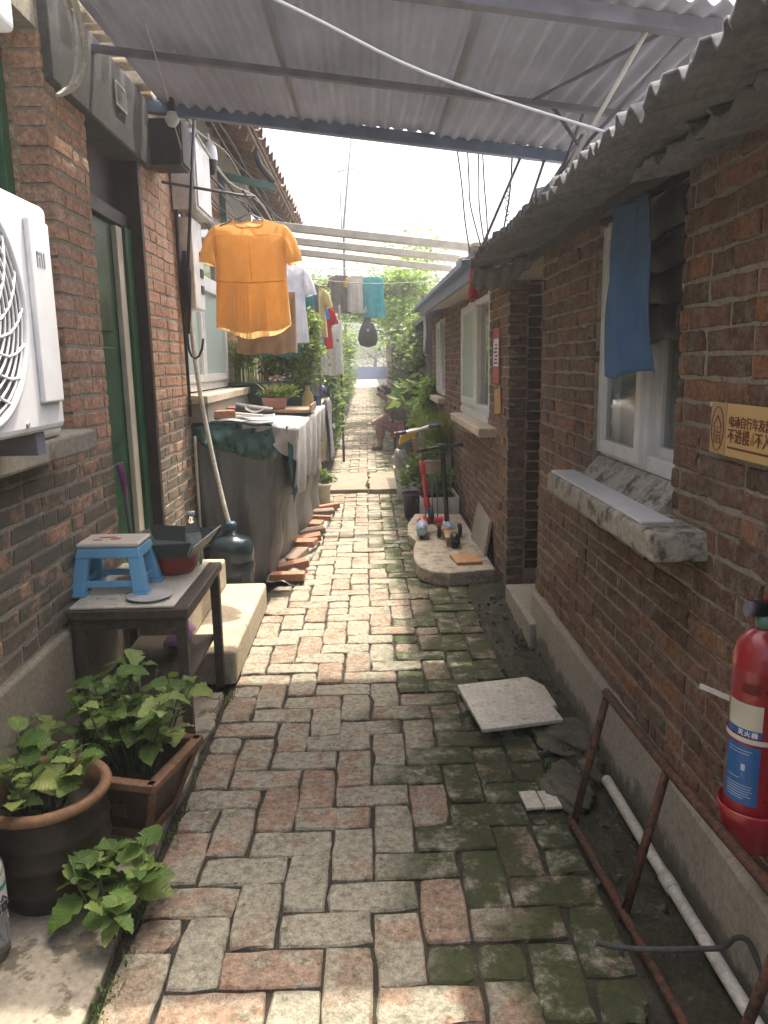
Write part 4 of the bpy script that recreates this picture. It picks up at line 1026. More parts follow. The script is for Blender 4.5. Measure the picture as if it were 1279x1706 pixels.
# loose bricks holding the film down
fl = part('plastic_film', M['film'], None, lambda m: m.grid(lambda u, v: (-.70 + .22 * v + .20 * u * (1 if True else 0) * .8, 4.98 + 2.75 * u, .012 + .012 * math.sin(40 * u + 6 * v) + .014 * math.sin(13 * u - 9 * v) + .02 * (1 - v)), 70, 8), solid=.002)
tag(fl, 'crumpled plastic film along the foot of the tarpaulin pile', 'film')
lbm = []
for c in ((.36, .17, .10), (.30, .15, .095), (.25, .19, .14)):
    lbm.append(rough_mat('loose_brick', tuple(x * .8 for x in c), c, 14, .9, .4))
ords = ['first', 'second', 'third', 'fourth', 'fifth', 'sixth', 'seventh', 'eighth', 'ninth', 'tenth']
for i in range(10):
    y = 5.06 + i * .285; x = -.575 + .0165 * i * 1.0 + q.uniform(-.015, .015); z = .045 + (.03 if i == 3 else 0)
    def f(m):
        m.m = TR(x, y, z, q.uniform(-6, 6), q.uniform(-10, 4), q.uniform(-25, 25) + (80 if i in (2, 6) else 0))
        m.box(-.115, .115, -.055, .055, -.026, .026)
    o = part('loose_brick', lbm[i % 3], None, f, bevel=.006)
    tag(o, f'loose brick weighing down the plastic film, {ords[i]} from the cement steps', 'brick', 'loose bricks along the covered pile')
# things on the pile
for i, (x, y, a, l) in enumerate(((-1.0, 5.20, 25, 'half brick on the pile beside the drain hose'), (-.93, 5.62, -20, 'brick lying behind the shoe on the pile'))):
    o = part('loose_brick', lbm[i], None, lambda m: (setattr(m, 'm', TR(x, y, 1.135, 0, 0, a)), m.box(-.11, .11, -.055, .055, -.027, .027)), bevel=.006); tag(o, l, 'brick')
shoe = thing('shoe', (-.80, 5.55, 1.1), 'black shoe with a white curved stripe lying on the pile', 'shoe')
part('upper', plain('shoe_black', (.02, .02, .022), .6), shoe, lambda m: m.grid(lambda u, v: (-.92 + .26 * u, 5.48 + .10 * (math.cos(PI * v)) * (.75 + .25 * math.sin(PI * u)) * .5, 1.105 + .085 * math.sin(PI * v) * (1.0 - .45 * u) + .01), 14, 12))
part('stripe', M['white'], shoe, lambda m: m.grid(lambda u, v: (-.85 + .15 * u, 5.425 - .004, 1.13 + .035 * (u - .45) ** 2 * 4 + (.018 * (1 - u) + .003) * v), 10, 2), solid=.003)
part('sole', M['white'], shoe, lambda m: m.box(-.925, -.655, 5.43, 5.53, 1.098, 1.115), bevel=.006)
wire('hanger_wire', [(-.98, 5.35, 1.14), (-.86, 5.30, 1.13), (-.70, 5.22, 1.12)], .010, M['whitedirty'], 'white plastic strip lying on the pile in front of the shoe', 'strip')
bd = part('tray_board', M['wood'], None, lambda m: [m.box(-.86, -.44, 5.95, 6.55, 1.095, 1.115), m.box(-.44, -.425, 5.95, 6.56, 1.095, 1.15)], bevel=.004); tag(bd, 'wooden board with raised edge on the pile under the flower pot', 'board')
fp = thing('flower_pot', (-.72, 6.1, 1.116), 'small pink rectangular planter with a pink flower on the wooden board', 'pot')
part('body', plain('pot_pink', (.46, .22, .16), .5), fp, lambda m: m.frust((-.72, 6.10), .16, .10, 1.116, (-.72, 6.10), .19, .12, 1.205), bevel=.006)
GRASS = leaf_mat('grass_green', (.08, .14, .03), (.15, .22, .05), (.26, .31, .09), .4, island=True)
def tuft(m, c, w, d, h, n, seed, lw=.006, curl=.5):
    r_ = random.Random(seed)
    for i in range(n):
        b = Vector(c) + Vector((r_.uniform(-w, w), r_.uniform(-d, d), 0)); a = r_.uniform(0, 2 * PI); L = h * r_.uniform(.5, 1.1); k = curl * r_.uniform(.2, 1)
        s = Vector((-math.sin(a), math.cos(a), 0)) * lw; o = Vector((math.cos(a), math.sin(a), 0))
        pts = [b, b + o * L * k * .25 + Vector((0, 0, L * .55)), b + o * L * k + Vector((0, 0, L))]
        m.add([pts[0] - s, pts[0] + s, pts[1] + s, pts[1] - s, pts[2]], [(0, 1, 2, 3), (3, 2, 4)])
def bush(m, c, rx, ry, rz_, n, seed, size=.05, elong=1.8):
    r_ = random.Random(seed); cl = [Vector((r_.uniform(-1, 1), r_.uniform(-1, 1), r_.uniform(-1, 1))) for _ in range(14)]
    for i in range(n):
        k = r_.choice(cl); p = k * .75 + Vector((r_.gauss(0, .24), r_.gauss(0, .24), r_.gauss(0, .24)))
        b = Vector(c) + Vector((p.x * rx, p.y * ry, p.z * rz_))
        e = Euler((r_.uniform(-1.1, 1.1), r_.uniform(-.9, .5), r_.uniform(0, 2 * PI))).to_matrix(); s = size * r_.uniform(.55, 1.25)
        P = [b + e @ Vector(v) for v in ((0, 0, 0), (s * elong * .45, -s * .42, .1 * s), (s * elong, 0, -.25 * s), (s * elong * .45, s * .42, .1 * s))]
        m.add(P, [(0, 1, 2), (0, 2, 3)])
part('foliage', GRASS, fp, lambda m: (tuft(m, (-.72, 6.1, 1.2), .08, .04, .12, 70, 1, .005, 1.3), bush(m, (-.68, 6.08, 1.25), .12, .07, .05, 260, 2, .022, 2.2)), raw=True)
part('flower', plain('petal_pink', (.55, .03, .14), .6), fp, lambda m: [m.lathe([(0, -.008), (.016, 0), (.010, .012), (0, .016)], (-.75, 6.04, 1.265), 8, False, False)])
tr_ = thing('plant_trough', (-.86, 6.55, 1.05), 'dark green plastic trough full of herbs on the pile', 'planter')
part('body', plain('trough_green', (.03, .075, .075), .45), tr_, lambda m: m.frust((-.82, 6.78), .60, .22, 1.06, (-.82, 6.78), .66, .27, 1.30), bevel=.008)
part('rim', plain('trough_rim', (.035, .09, .09), .45), tr_, lambda m: m.frust((-.82, 6.78), .70, .30, 1.285, (-.82, 6.78), .70, .30, 1.315), bevel=.006)
part('foliage', GRASS, tr_, lambda m: (bush(m, (-.66, 6.72, 1.50), .24, .19, .24, 2600, 3, .030, 2.2), bush(m, (-.50, 6.68, 1.66), .12, .14, .22, 1100, 13, .034, 2.0), tuft(m, (-.98, 6.78, 1.3), .14, .09, .36, 46, 4, .005, .4), bush(m, (-1.0, 6.74, 1.58), .13, .1, .14, 420, 7, .028, 3.0)), raw=True)
yb = part('detergent_bottle', plain('bottle_yellow', (.55, .42, .16), .4), None, lambda m: m.lathe([(.045, 0), (.05, .01), (.05, .14), (.035, .19), (.02, .21), (.02, .25)], (-.50, 6.62, 1.03), 16)); tag(yb, 'pale yellow plastic bottle at the end of the herb trough', 'bottle')

# ------------------------------------------------------------------ clothes
def garment(name, c, W, H, label, mat, cat='shirt', sleeves=.16, yaw=0, neck=.075, scoop=.05, flare=1.1, waist=1.0, seed=0, sl_len=.11, group=None, hem=.02, sl_mat=None, folds=1.0, hanger=True, slope=.16, back_drop=0, pleat=0):
    """hanging shirt: front and back layers with folds; c = centre of the shoulder line; W shoulder width"""
    q = random.Random(seed); p1, p2, p3 = (q.uniform(0, 6) for _ in range(3))
    g = thing(name, (c[0], c[1], c[2] - H), label, cat, group)
    T = TR(*c, 0, 0, yaw)
    def hw(t): return W / 2 * (waist + (1 - waist) * abs(t * 2 - 1) if t < .5 else waist + (flare - waist) * (t - .5) * 2)
    def layer(side):
        def fn(u, v):
            s = u * 2 - 1; t = v
            x = s * (W / 2 if t == 0 else hw(t))
            a = abs(x) / (W / 2)
            sh = -slope * W * a
            nk = scoop * (1 if side < 0 else .45)
            top = sh - (nk * math.sqrt(max(0, 1 - (x / neck) ** 2)) if abs(x) < neck else 0)
            bot = -H - hem * math.sin(PI * (u)) * (1 if (side < 0 or back_drop) else -.6) - (back_drop * math.sin(PI * u) if side > 0 else 0) + .006 * math.sin(14 * u + p1)
            z = top + (bot - top) * t
            f = folds * (.016 * math.sin(17 * u + p1 + 2 * t) * t + .010 * math.sin(31 * u + p2) * t ** 1.5 + .010 * math.sin(7 * u - 3 * t + p3))
            if pleat and t > .5: f += pleat * math.sin(2 * PI * 21 * u) * min(1, (t - .5) * 5) * math.sin(PI * u)
            y = side * (.05 * math.sqrt(max(0, 1 - s * s)) * (.35 + t * .8)) + f
            return (x, y, z)
        return fn
    def body(m):
        m.m = T
        m.grid(layer(-1), 84 if pleat else 40, 34); m.grid(layer(1), 84 if pleat else 40, 34)
    part('body', mat, g, body)
    if scoop:
        def trim(m):
            m.m = T; f = layer(-1); b = layer(1)
            for L_ in (f, b):
                us = [.5 + (neck / W) * (k / 8) for k in range(-8, 9)]
                m.tube([L_(u_, 0.0) for u_ in us], .0032, 5)
        part('neckband', sl_mat or mat, g, trim)
    if sleeves:
        for k in (-1, 1):
            def sl(m):
                m.m = T
                f_ = W / .40; zs = -slope * W
                def fn(u, v):
                    th = 2 * PI * u; c_ = (math.cos(th) + 1) / 2; e = sl_len / .105
                    tx_ = (W / 2 - .015 * f_) * (1 - v) ** 2 + 2 * v * (1 - v) * (W / 2 + .055 * f_) + v * v * (W / 2 + .085 * f_ * e)
                    tz_ = zs + (.006 * (1 - v) ** 2 - 2 * v * (1 - v) * .03 - v * v * .185 * e) * f_
                    bx_ = W / 2 - .02 * f_ + v * .025 * f_; bz_ = zs - (.15 + .06 * v * e) * f_
                    return (k * (bx_ + (tx_ - bx_) * c_), .026 * math.sin(th) + .006 * math.sin(9 * u + 5 * v), bz_ + (tz_ - bz_) * c_ + .004 * math.sin(12 * u))
                m.grid(fn, 24, 10)
            part('sleeve', sl_mat or mat, g, sl)
    if hanger:
        def hf(m):
            m.m = T
            m.tube([(-W * .40, 0, -slope * W * .8 - .01), (-.05, 0, -.010), (0, 0, .012), (.05, 0, -.010), (W * .40, 0, -slope * W * .8 - .01)], .004, 6)
            m.tube([(0, 0, .01), (0, 0, .05), (.012, 0, .075), (.022, 0, .09), (.012, 0, .105), (-.004, 0, .10)], .0025, 6)
        h = part('clothes_hanger', M['steel'], None, hf); h['label'] = 'thin wire hanger carrying the ' + label.split(' hanging')[0].split(' with ')[0]; h['category'] = 'hanger'
    return g
OR = fabric('blouse_orange', (.82, .55, .24), (.77, .485, .20), .5, weave=300, crease=.5)
bl_ = garment('blouse', (-.632, 4.52, 2.27), .405, .60, 'orange short sleeved blouse hanging from the crossbar over the covered pile', OR, 'blouse', .155, 2, neck=.088, scoop=.062, flare=1.06, waist=.97, seed=2, sl_len=.105, hem=.035, folds=1.5, slope=.13, back_drop=.028, pleat=.0035)
def seam(m):
    m.m = TR(-.632, 4.52, 2.262, 0, 0, 2)
    m.tube([(-.19, -.052, -.345), (-.1, -.062, -.352), (0, -.068, -.358), (.1, -.062, -.352), (.19, -.05, -.345)], .0035, 5)
    m.tube([(-.185, -.03, -.10), (-.09, -.045, -.098), (.0, -.055, -.11), (.1, -.045, -.10), (.185, -.03, -.10)], .0022, 5)
    m.tube([(0, -.058, -.08), (.0, -.062, -.2), (.005, -.068, -.35)], .0022, 5)
part('seam', OR, bl_, seam)
garment('shorts', (-.655, 5.25, 1.93), .40, .40, 'tan cotton shorts hanging below and behind the orange blouse', fabric('cotton_tan', (.36, .25, .155), (.27, .185, .115), .2), 'shorts', 0, -3, scoop=0, flare=1.0, seed=4, hanger=False, hem=.005, slope=.02)
garment('white_shirt', (-.66, 6.2, 2.25), .40, .62, 'white shirt hanging on the rail behind the tan shorts', fabric('cotton_white', (.70, .71, .74), (.58, .60, .66), .4), 'shirt', .15, 4, seed=5)
garment('grey_trousers', (-.53, 6.95, 2.14), .26, .95, 'long grey trousers hanging on the rail over the green trough', fabric('cotton_grey', (.22, .22, .235), (.15, .15, .165), .1), 'trousers', 0, 8, scoop=0, flare=1.05, seed=6, hanger=False, slope=.02)
garment('blue_shirt', (-.62, 7.9, 2.15), .38, .60, 'bright blue t-shirt hanging behind the grey trousers', fabric('cotton_blue', (.03, .24, .52), (.02, .17, .42), .3), 'shirt', .14, 5, seed=7)
garment('red_shirt', (-.545, 8.6, 2.12), .36, .50, 'red t-shirt hanging between the blue shirt and the flowered towel', fabric('cotton_red', (.50, .035, .045), (.38, .025, .03), .3), 'shirt', .14, 10, seed=8)
garment('jeans', (-.555, 7.45, 1.86), .24, .95, 'dark blue jeans hanging above the far covered stack', fabric('denim', (.035, .075, .14), (.02, .045, .09), .05), 'trousers', 0, 5, scoop=0, flare=1.0, seed=18, hanger=False, slope=.02)
garment('towel', (-.43, 9.5, 1.98), .30, .64, 'pale flowered towel hanging at the end of the rail', fabric('towel_print', (.58, .60, .56), (.48, .52, .47), .3, pattern=((.20, .22, .20), 9, .16)), 'towel', 0, 3, scoop=0, flare=1.06, seed=9, hanger=False, slope=.02)
garment('striped_shirt', (-.70, 6.62, 2.20), .40, .66, 'teal long shirt hanging just behind the white shirt', fabric('cotton_teal', (.05, .26, .25), (.035, .19, .19), .3), 'shirt', .15, -4, seed=41)
garment('yellow_shirt', (-.55, 7.7, 2.22), .34, .50, 'pale yellow shirt hanging between the grey trousers and the blue shirt', fabric('cotton_pale_yellow', (.60, .53, .28), (.50, .43, .22), .3), 'shirt', .13, 6, seed=42)
# clothes on the far line
wire('clothes_line', [(-1.0, 12.9, 3.02), (-.4, 13, 2.98), (.3, 13, 2.95), (1.0, 13.1, 2.98)], .006, M['whitedirty'], 'pale clothes line carrying three shirts across the alley', 'line')
garment('olive_shirt', (-.375, 13, 2.90), .34, .62, 'olive brown t-shirt on the far clothes line', fabric('cotton_olive', (.17, .15, .095), (.12, .105, .085), .25), 'shirt', .14, 20, seed=31)
garment('raglan_shirt', (-.12, 13.02, 2.89), .32, .60, 'white t-shirt with yellow sleeves on the far clothes line', fabric('cotton_ivory', (.56, .53, .44), (.46, .43, .36), .3), 'shirt', .14, 15, seed=32, sl_mat=fabric('cotton_yellow', (.58, .36, .06), (.5, .29, .05), .3))
garment('turquoise_vest', (.15, 13.04, 2.87), .34, .66, 'turquoise sleeveless vest on the far clothes line', fabric('cotton_turq', (.05, .36, .36), (.035, .28, .29), .3), 'vest', 0, 6, seed=33, flare=1.2)
bgk = thing('black_bag', (.05, 15.0, 1.75), 'black drawstring bag hanging from a line over the path', 'bag')
part('sack', plain('bag_black', (.018, .018, .022), .7), bgk, lambda m: m.lathe([(.02, -.02), (.15, .02), (.19, .12), (.17, .28), (.11, .42), (.06, .50), (.07, .54)], (.05, 15.0, 1.78), 18))
part('strap', M['black'], bgk, lambda m: m.tube([(-.03, 15, 2.28), (-.02, 15, 2.45), (.05, 15, 2.55), (.12, 15, 2.45), (.13, 15, 2.28)], .012, 6))
part('tag', M['whitedirty'], bgk, lambda m: m.box(.03, .08, 14.80, 14.805, 2.05, 2.10))
wire('clothes_line', [(-1.1, 15, 2.70), (0, 15, 2.55), (1.1, 15, 2.48)], .006, M['whitedirty'], 'thin line carrying the black drawstring bag', 'line')
# ------------------------------------------------------------------ right wall: cloth, blind, sign, extinguisher
def bluef(m):
    def fn(u, v):
        y = 2.47 + (.11 + .10 * v) * (u * 2 - 1) - .06 * v
        z = 1.93 - .52 * v - .02 * u * v + .01 * math.sin(8 * u) * v
        x = .80 + .022 * math.sin(5.5 * u + 1.5 * v) + .010 * math.sin(13 * u + 6 * v) + .03 * (1 - v) ** 3
        return (x, y, z)
    m.grid(fn, 30, 40)
o = part('blue_cloth', fabric('blue_plastic', (.10, .20, .36), (.075, .155, .29), .15, scale=6, weave=200, crease=.6), None, bluef, solid=.003); tag(o, 'faded blue plastic cloth hanging in front of the white window', 'cloth')
bd = thing('window_blind', (.9, 2.35, 1.5), 'black pleated blind hanging in the upper half of the window', 'blind')
for i in range(4):
    z1 = 1.93 - .105 * i
    part('pleat', plain('blind_black', (.022, .022, .026), .55), bd, lambda m: m.grid(lambda u, v: (.905 + .006 * math.sin(9 * u + i) + .028 * math.sin(PI * v) * (-1), 2.20 + .38 * u, z1 - .118 * v + .012 * math.sin(5 * u + 2 * i)), 16, 8), solid=.003)
# pot and boxes on the inner sill
ip = thing('window_pot', (1.02, 2.75, 1.1), 'small white pot with a green plant behind the window glass', 'pot')
part('body', M['white'], ip, lambda m: m.lathe([(.03, .15), (.04, .23), (.042, .24)], (1.06, 2.83, 1.1), 16))
part('saucer', M['white'], ip, lambda m: m.lathe([(.04, .13), (.05, .145)], (1.06, 2.83, 1.1), 16))
part('foliage', GRASS, ip, lambda m: bush(m, (1.06, 2.83, 1.38), .05, .05, .04, 90, 12, .025), raw=True)
o = part('sill_box', M['whitedirty'], None, lambda m: m.box(1.02, 1.10, 2.76, 2.90, 1.1005, 1.228), bevel=.006); tag(o, 'white cardboard box behind the window glass under the small pot', 'box')
# brass notice
GOLD = plain('brass_sheet', (.64, .43, .17), .35, metal=.25, var=.03)
GOLD2 = plain('brass_dull', (.47, .31, .15), .4, metal=.2, var=.03)
INK = plain('brown_ink', (.16, .045, .02), .5)
sg = thing('wall_sign', (.87, 1.72, 1.28), 'golden notice plate about electric bicycles screwed to the brick wall', 'sign')
ST = TR(.868, 1.915, 1.343, 0, 0, -90)      # local x runs towards the viewer, local z up, face at local -y
def sgl(pts): return [(p[0], p[1], p[2]) for p in pts]
def plate(m, a, b, t0, t1, c, d):
    m.m = ST; m.box(a, b, t0, t1, c, d)
part('plate', GOLD, sg, lambda m: plate(m, 0, .42, -.006, -.001, -.125, 0), bevel=.001)
part('emblem_panel', GOLD2, sg, lambda m: plate(m, .001, .082, -.0075, -.0062, -.124, -.001))
def ring(m):
    m.m = ST
    m.tube([(.041 + .032 * math.cos(a * PI / 20), -.0085, -.063 + .053 * math.sin(a * PI / 20)) for a in range(40)], .0011, 5, closed=True)
    m.tube([(.018, -.0085, -.060), (.041, -.0085, -.032), (.064, -.0085, -.060)], .0013, 5, closed=True)
    for s in (-1, 1): m.tube([(.041 + s * .016, -.0085, -.064), (.041 + s * .016, -.0085, -.098)], .001, 5)
    for z in (-.072, -.080, -.088, -.098): m.tube([(.028, -.0085, z), (.054, -.0085, z)], .0009, 5)
    m.tube([(.041, -.0085, -.066), (.041, -.0085, -.098)], .0009, 5)
part('emblem', INK, sg, ring)
X90 = Euler((R(90), 0, 0)).to_matrix().to_4x4()
lettering('电动自行车及蓄电池', .0285, INK, sg, ST @ Matrix.Translation((.094, -.0064, -.052)) @ X90, .0005)
lettering('不进楼', .036, INK, sg, ST @ Matrix.Translation((.092, -.0064, -.088)) @ X90, .0006)
lettering('不入户', .036, INK, sg, ST @ Matrix.Translation((.222, -.0064, -.088)) @ X90, .0006)
part('triangle', plain('sign_amber', (.42, .20, .03), .4), sg, lambda m: (setattr(m, 'm', ST), m.prism([(.200, -.088), (.217, -.058), (.2175, -.058), (.2176, -.088)][:2] + [(.222, -.088)], 1, -.0075, -.0062)))
part('rule_line', INK, sg, lambda m: plate(m, .095, .36, -.0072, -.0062, -.106, -.101))
part('screw', M['whitedirty'], sg, lambda m: (setattr(m, 'm', ST), m.tube([(.006, -.012, -.006), (.006, -.002, -.006)], .006, 8), m.tube([(.41, -.012, -.118), (.41, -.002, -.118)], .006, 8)))
# extinguisher
XR = plain('extinguisher_red', (.33, .020, .028), .3, var=.08, coat=.4)
ec = (.838, 1.535, .44)
ex = thing('fire_extinguisher', (ec[0], ec[1], .38), 'red fire extinguisher with blue and white label hung on the brick wall', 'fire extinguisher')
part('cylinder', XR, ex, lambda m: m.lathe([(.052, 0), (.060, .006), (.062, .02), (.062, .36), (.0635, .364), (.062, .368), (.062, .385), (.055, .415), (.036, .438), (.022, .445), (.018, .465)], ec, 40))
part('holder', XR, ex, lambda m: m.lathe([(.050, -.05), (.056, -.055), (.058, -.04), (.064, -.03), (.064, -.008), (.068, .0), (.068, .012), (.075, .04), (.073, .045), (.066, .02), (.060, .0)], ec, 36, True, False))
part('strap', M['whitedirty'], ex, lambda m: (m.lathe([(.0645, .205), (.0645, .216)], ec, 36, False, False), m.bar((.778, 1.70, .685), (.84, 1.62, .675), .006, .011)))
def lab(m, a0, a1, z0, z1, r_=.0627):
    m.grid(lambda u, v: (ec[0] + r_ * math.cos(R(a0 + (a1 - a0) * u)), ec[1] + r_ * math.sin(R(a0 + (a1 - a0) * u)), ec[2] + z0 + (z1 - z0) * v), 14, 1)
EB = plain('label_blue', (.02, .12, .34), .35)
part('white_label', M['cream'], ex, lambda m: lab(m, 172, 248, .235, .292))
part('blue_band', EB, ex, lambda m: lab(m, 172, 248, .219, .2345))
part('blue_label', EB, ex, lambda m: lab(m, 172, 248, .062, .198))
for k, ch in enumerate('灭火器'):
    a = R(208 + 13.5 * k)
    Mt = Matrix.Translation((ec[0] + .0632 * math.cos(a), ec[1] + .0632 * math.sin(a), ec[2] + .221)) @ Euler((R(90), 0, a + R(90))).to_matrix().to_4x4() @ Matrix.Translation((-.0065, 0, 0))
    lettering(ch, .0135, M['white'], ex, Mt, .0003, ex=.0003)
part('label_print', plain('label_pale', (.45, .55, .65), .5), ex, lambda m: [lab(m, 182, 182 + w, z, z + .0016, .0630) for w, z in ((52, .185), (46, .178), (30, .120), (56, .105), (54, .099), (57, .093), (50, .087), (55, .081), (40, .075))] + [lab(m, 214, 222, .140, .155, .0631)])
part('inspection_tag', plain('tag_dark_red', (.15, .012, .015), .4), ex, lambda m: lab(m, 205, 240, .315, .337, .0629))
part('neck', plain('neck_green', (.10, .22, .17), .4), ex, lambda m: m.lathe([(.024, .448), (.024, .470), (.018, .475)], ec, 20))
part('gauge', M['steel'], ex, lambda m: m.tube([(ec[0] - .03, ec[1] + .005, ec[2] + .486), (ec[0] - .044, ec[1] + .006, ec[2] + .487)], .017, 18))
part('valve', M['black'], ex, lambda m: m.box(ec[0] - .03, ec[0] + .04, ec[1] - .012, ec[1] + .012, ec[2] + .474, ec[2] + .505), bevel=.003)
part('lever', XR, ex, lambda m: (m.bar((ec[0] - .01, ec[1], ec[2] + .51), (ec[0] + .10, ec[1] - .01, ec[2] + .54), .018, .006), m.bar((ec[0] - .005, ec[1], ec[2] + .50), (ec[0] + .10, ec[1] - .01, ec[2] + .50), .018, .006)))
part('hose', M['rubber'], ex, lambda m: m.tube([(ec[0] + .02, ec[1] - .01, ec[2] + .49), (ec[0] + .05, ec[1] - .05, ec[2] + .45), (ec[0] + .035, ec[1] - .075, ec[2] + .30), (ec[0] + .02, ec[1] - .075, ec[2] + .12)], .009, 8))
part('bracket', M['steel'], ex, lambda m: m.box(ec[0] + .02, .879, ec[1] - .015, ec[1] + .015, .62, .65))

# ------------------------------------------------------------------ rusty railing, pipe, boards on the ground
rl = thing('pipe_railing', (.66, 1.8, 0), 'rusty steel pipe frame propped beside the grey plinth', 'railing')
part('bottom_rail', M['rust'], rl, lambda m: m.tube([(.617, 2.19, .028), (.642, 1.764, .03), (.662, 1.41, .03), (.68, 1.05, .03)], .0125, 10))
part('top_rail', M['rust'], rl, lambda m: m.tube([(.712, 2.19, .452), (.738, 1.764, .435), (.765, 1.38, .43), (.79, 1.02, .42)], .0135, 10))
for (x, y), (x2, y2) in (((.617, 2.175), (.712, 2.18)), ((.642, 1.764), (.738, 1.764)), ((.67, 1.27), (.775, 1.25))):
    part('post', M['rust'], rl, lambda m: m.tube([(x, y, .0), (x2, y2, .44)], .0115, 10))
pv = part('drain_pipe', M['pvc'], None, lambda m: (m.tube([(.795, 2.40, .035), (.803, 2.0, .03), (.812, 1.55, .03), (.82, 1.0, .03)], .0175, 12), m.tube([(.8045, 1.90, .03), (.8055, 1.84, .03)], .021, 12))); tag(pv, 'old white drain pipe lying in the moss along the plinth', 'pipe')
wire('steel_rod', [(.53, 1.63, .055), (.62, 1.60, .06), (.76, 1.565, .085), (.80, 1.54, .11), (.815, 1.52, .15), (.835, 1.50, .155), (.855, 1.47, .10)], .0065, M['darkcem'], 'bent grey steel rod lying across the rusty pipe frame', 'rod', n=8)
TILE = M['oldboard']
o = part('floor_board', TILE, None, lambda m: m.prism([(.375, 3.20), (.70, 3.27), (.755, 3.17), (.765, 2.97), (.735, 2.97), (.46, 2.90), (.395, 2.98)], 2, .025, .045), bevel=.003); tag(o, 'pale cream board lying on the mossy bricks under another board', 'board')
o = part('floor_board', TILE, None, lambda m: (setattr(m, 'm', TR(.56, 2.93, .062, 3, -2, 8)), m.box(-.165, .165, -.16, .155, -.008, .008)), bevel=.003); tag(o, 'cream rectangular board lying on top of the other pale board', 'board')
for i, (x, l) in enumerate(((.517, 'small white tile set in the moss, away from the stones'), (.578, 'small white tile set in the moss, touching the stones'))):
    o = part('small_tile', TILE, None, lambda m: (setattr(m, 'm', TR(x, 2.315, .018, 0, 0, 4)), m.box(-.0285, .0285, -.05, .05, -.005, .005)), bevel=.002); tag(o, l, 'tile')
def stone(m, c, s, seed):
    r_ = random.Random(seed); bm = bmesh.new(); bmesh.ops.create_icosphere(bm, subdivisions=4, radius=1)
    ph = [r_.uniform(0, 6) for _ in range(6)]
    vs = []
    for v in bm.verts:
        p = v.co.copy(); k = 1 + .18 * math.sin(3 * p.x + ph[0]) * math.sin(3.4 * p.y + ph[1]) + .12 * math.sin(6 * p.z + ph[2] + 4 * p.x) + .06 * math.sin(11 * p.y + 9 * p.x + ph[3]) + .035 * math.sin(23 * p.x + ph[4]) * math.sin(19 * p.y + 17 * p.z + ph[5])
        vs.append((c[0] + p.x * k * s[0], c[1] + p.y * k * s[1], c[2] + p.z * k * s[2]))
    m.add(vs, [tuple(v.index for v in f.verts) for f in bm.faces], True); bm.free()
STN = rough_mat('mossy_stone', (.055, .052, .036), (.125, .115, .085), 14, .95, .9, c3=(.035, .042, .016))
for i, (c, s, l) in enumerate((((.735, 2.76, .01), (.12, .15, .030), 'flat mossy stone beside the cream boards'), ((.655, 2.40, .01), (.075, .13, .036), 'mossy stone next to the small white tiles'), ((.77, 2.50, .01), (.05, .07, .04), 'small mossy stone by the end of the drain pipe'))):
    o = part('stone', STN, None, lambda m: stone(m, c, s, i)); tag(o, l, 'stone')
q = random.Random(15)
def rubble(m):
    for i in range(110):
        y = q.uniform(1.2, 4.6); x = q.uniform(.60, .84); s = q.uniform(.004, .016)
        m.m = TR(x, y, .012, q.uniform(0, 180), q.uniform(0, 180), q.uniform(0, 180)); m.box(-s, s, -s * .7, s * .7, -s * .5, s * .5)
o = part('rubble', rough_mat('rubble_grey', (.05, .048, .035), (.14, .13, .10), 30, .95, .4), None, rubble); o['kind'] = 'stuff'; tag(o, 'scattered crumbs of cement and grit in the moss', 'rubble')

# ------------------------------------------------------------------ slab with scooters
sb = part('stone_slab', M['slab'], None, lambda m: m.prism([(.33, 5.05), (.40, 4.92), (.52, 4.86), (.83, 4.93), (.84, 5.8), (.36, 5.83), (.32, 5.55), (.31, 5.25)], 2, .0, .098), bevel=.012, seg=3); tag(sb, 'worn concrete slab in front of the wall, carrying a wood plank', 'slab')
sb = part('stone_slab', M['slab'], None, lambda m: m.prism([(.36, 5.86), (.83, 5.83), (.84, 6.9), (.42, 6.95), (.33, 6.5), (.31, 6.1)], 2, .0, .088), bevel=.012, seg=3); tag(sb, 'worn concrete slab under the two kick scooters', 'slab')
o = part('plank', M['plank'], None, lambda m: (setattr(m, 'm', TR(.665, 5.17, .109, 0, 0, 6)), m.box(-.09, .09, -.125, .125, -.010, .010)), bevel=.002); tag(o, 'short orange wood plank lying on the concrete slab', 'plank')
SR = plain('scooter_red', (.46, .035, .035), .35); SB_ = plain('scooter_pale_blue', (.32, .42, .52), .4); SK = plain('scooter_navy', (.03, .05, .11), .45)
def wheel(name, parent, c, r_, w, ax, mat=None):
    c = Vector(c); a = Vector(ax).normalized() * w / 2
    o = part(name, M['rubber'], parent, lambda m: m.tube([c - a, c - a * .6, c + a * .6, c + a], [r_ * .85, r_, r_, r_ * .85], 20))
    part('hub', mat or M['whitedirty'], o, lambda m: m.tube([c - a * 1.15, c + a * 1.15], r_ * .45, 12))
s1 = thing('kick_scooter', (.5, 6.05, .09), 'red swing scooter with two pale blue footboards on the slab', 'scooter')
zb = .088
part('stem', SR, s1, lambda m: m.tube([(.505, 6.22, zb + .12), (.47, 6.24, .40), (.45, 6.25, .60)], .020, 10))
part('stem_foot', SK, s1, lambda m: m.tube([(.515, 6.20, zb + .06), (.505, 6.22, zb + .20)], .026, 10))
for a, b in (((.452, 6.25, .57), (.444, 6.25, .66)), ((.482, 6.235, .28), (.474, 6.24, .36))): part('stem_clamp', SR, s1, lambda m: m.tube([a, b], .026, 10))
part('tube', M['steel'], s1, lambda m: m.tube([(.447, 6.25, .64), (.425, 6.25, .92)], .012, 8))
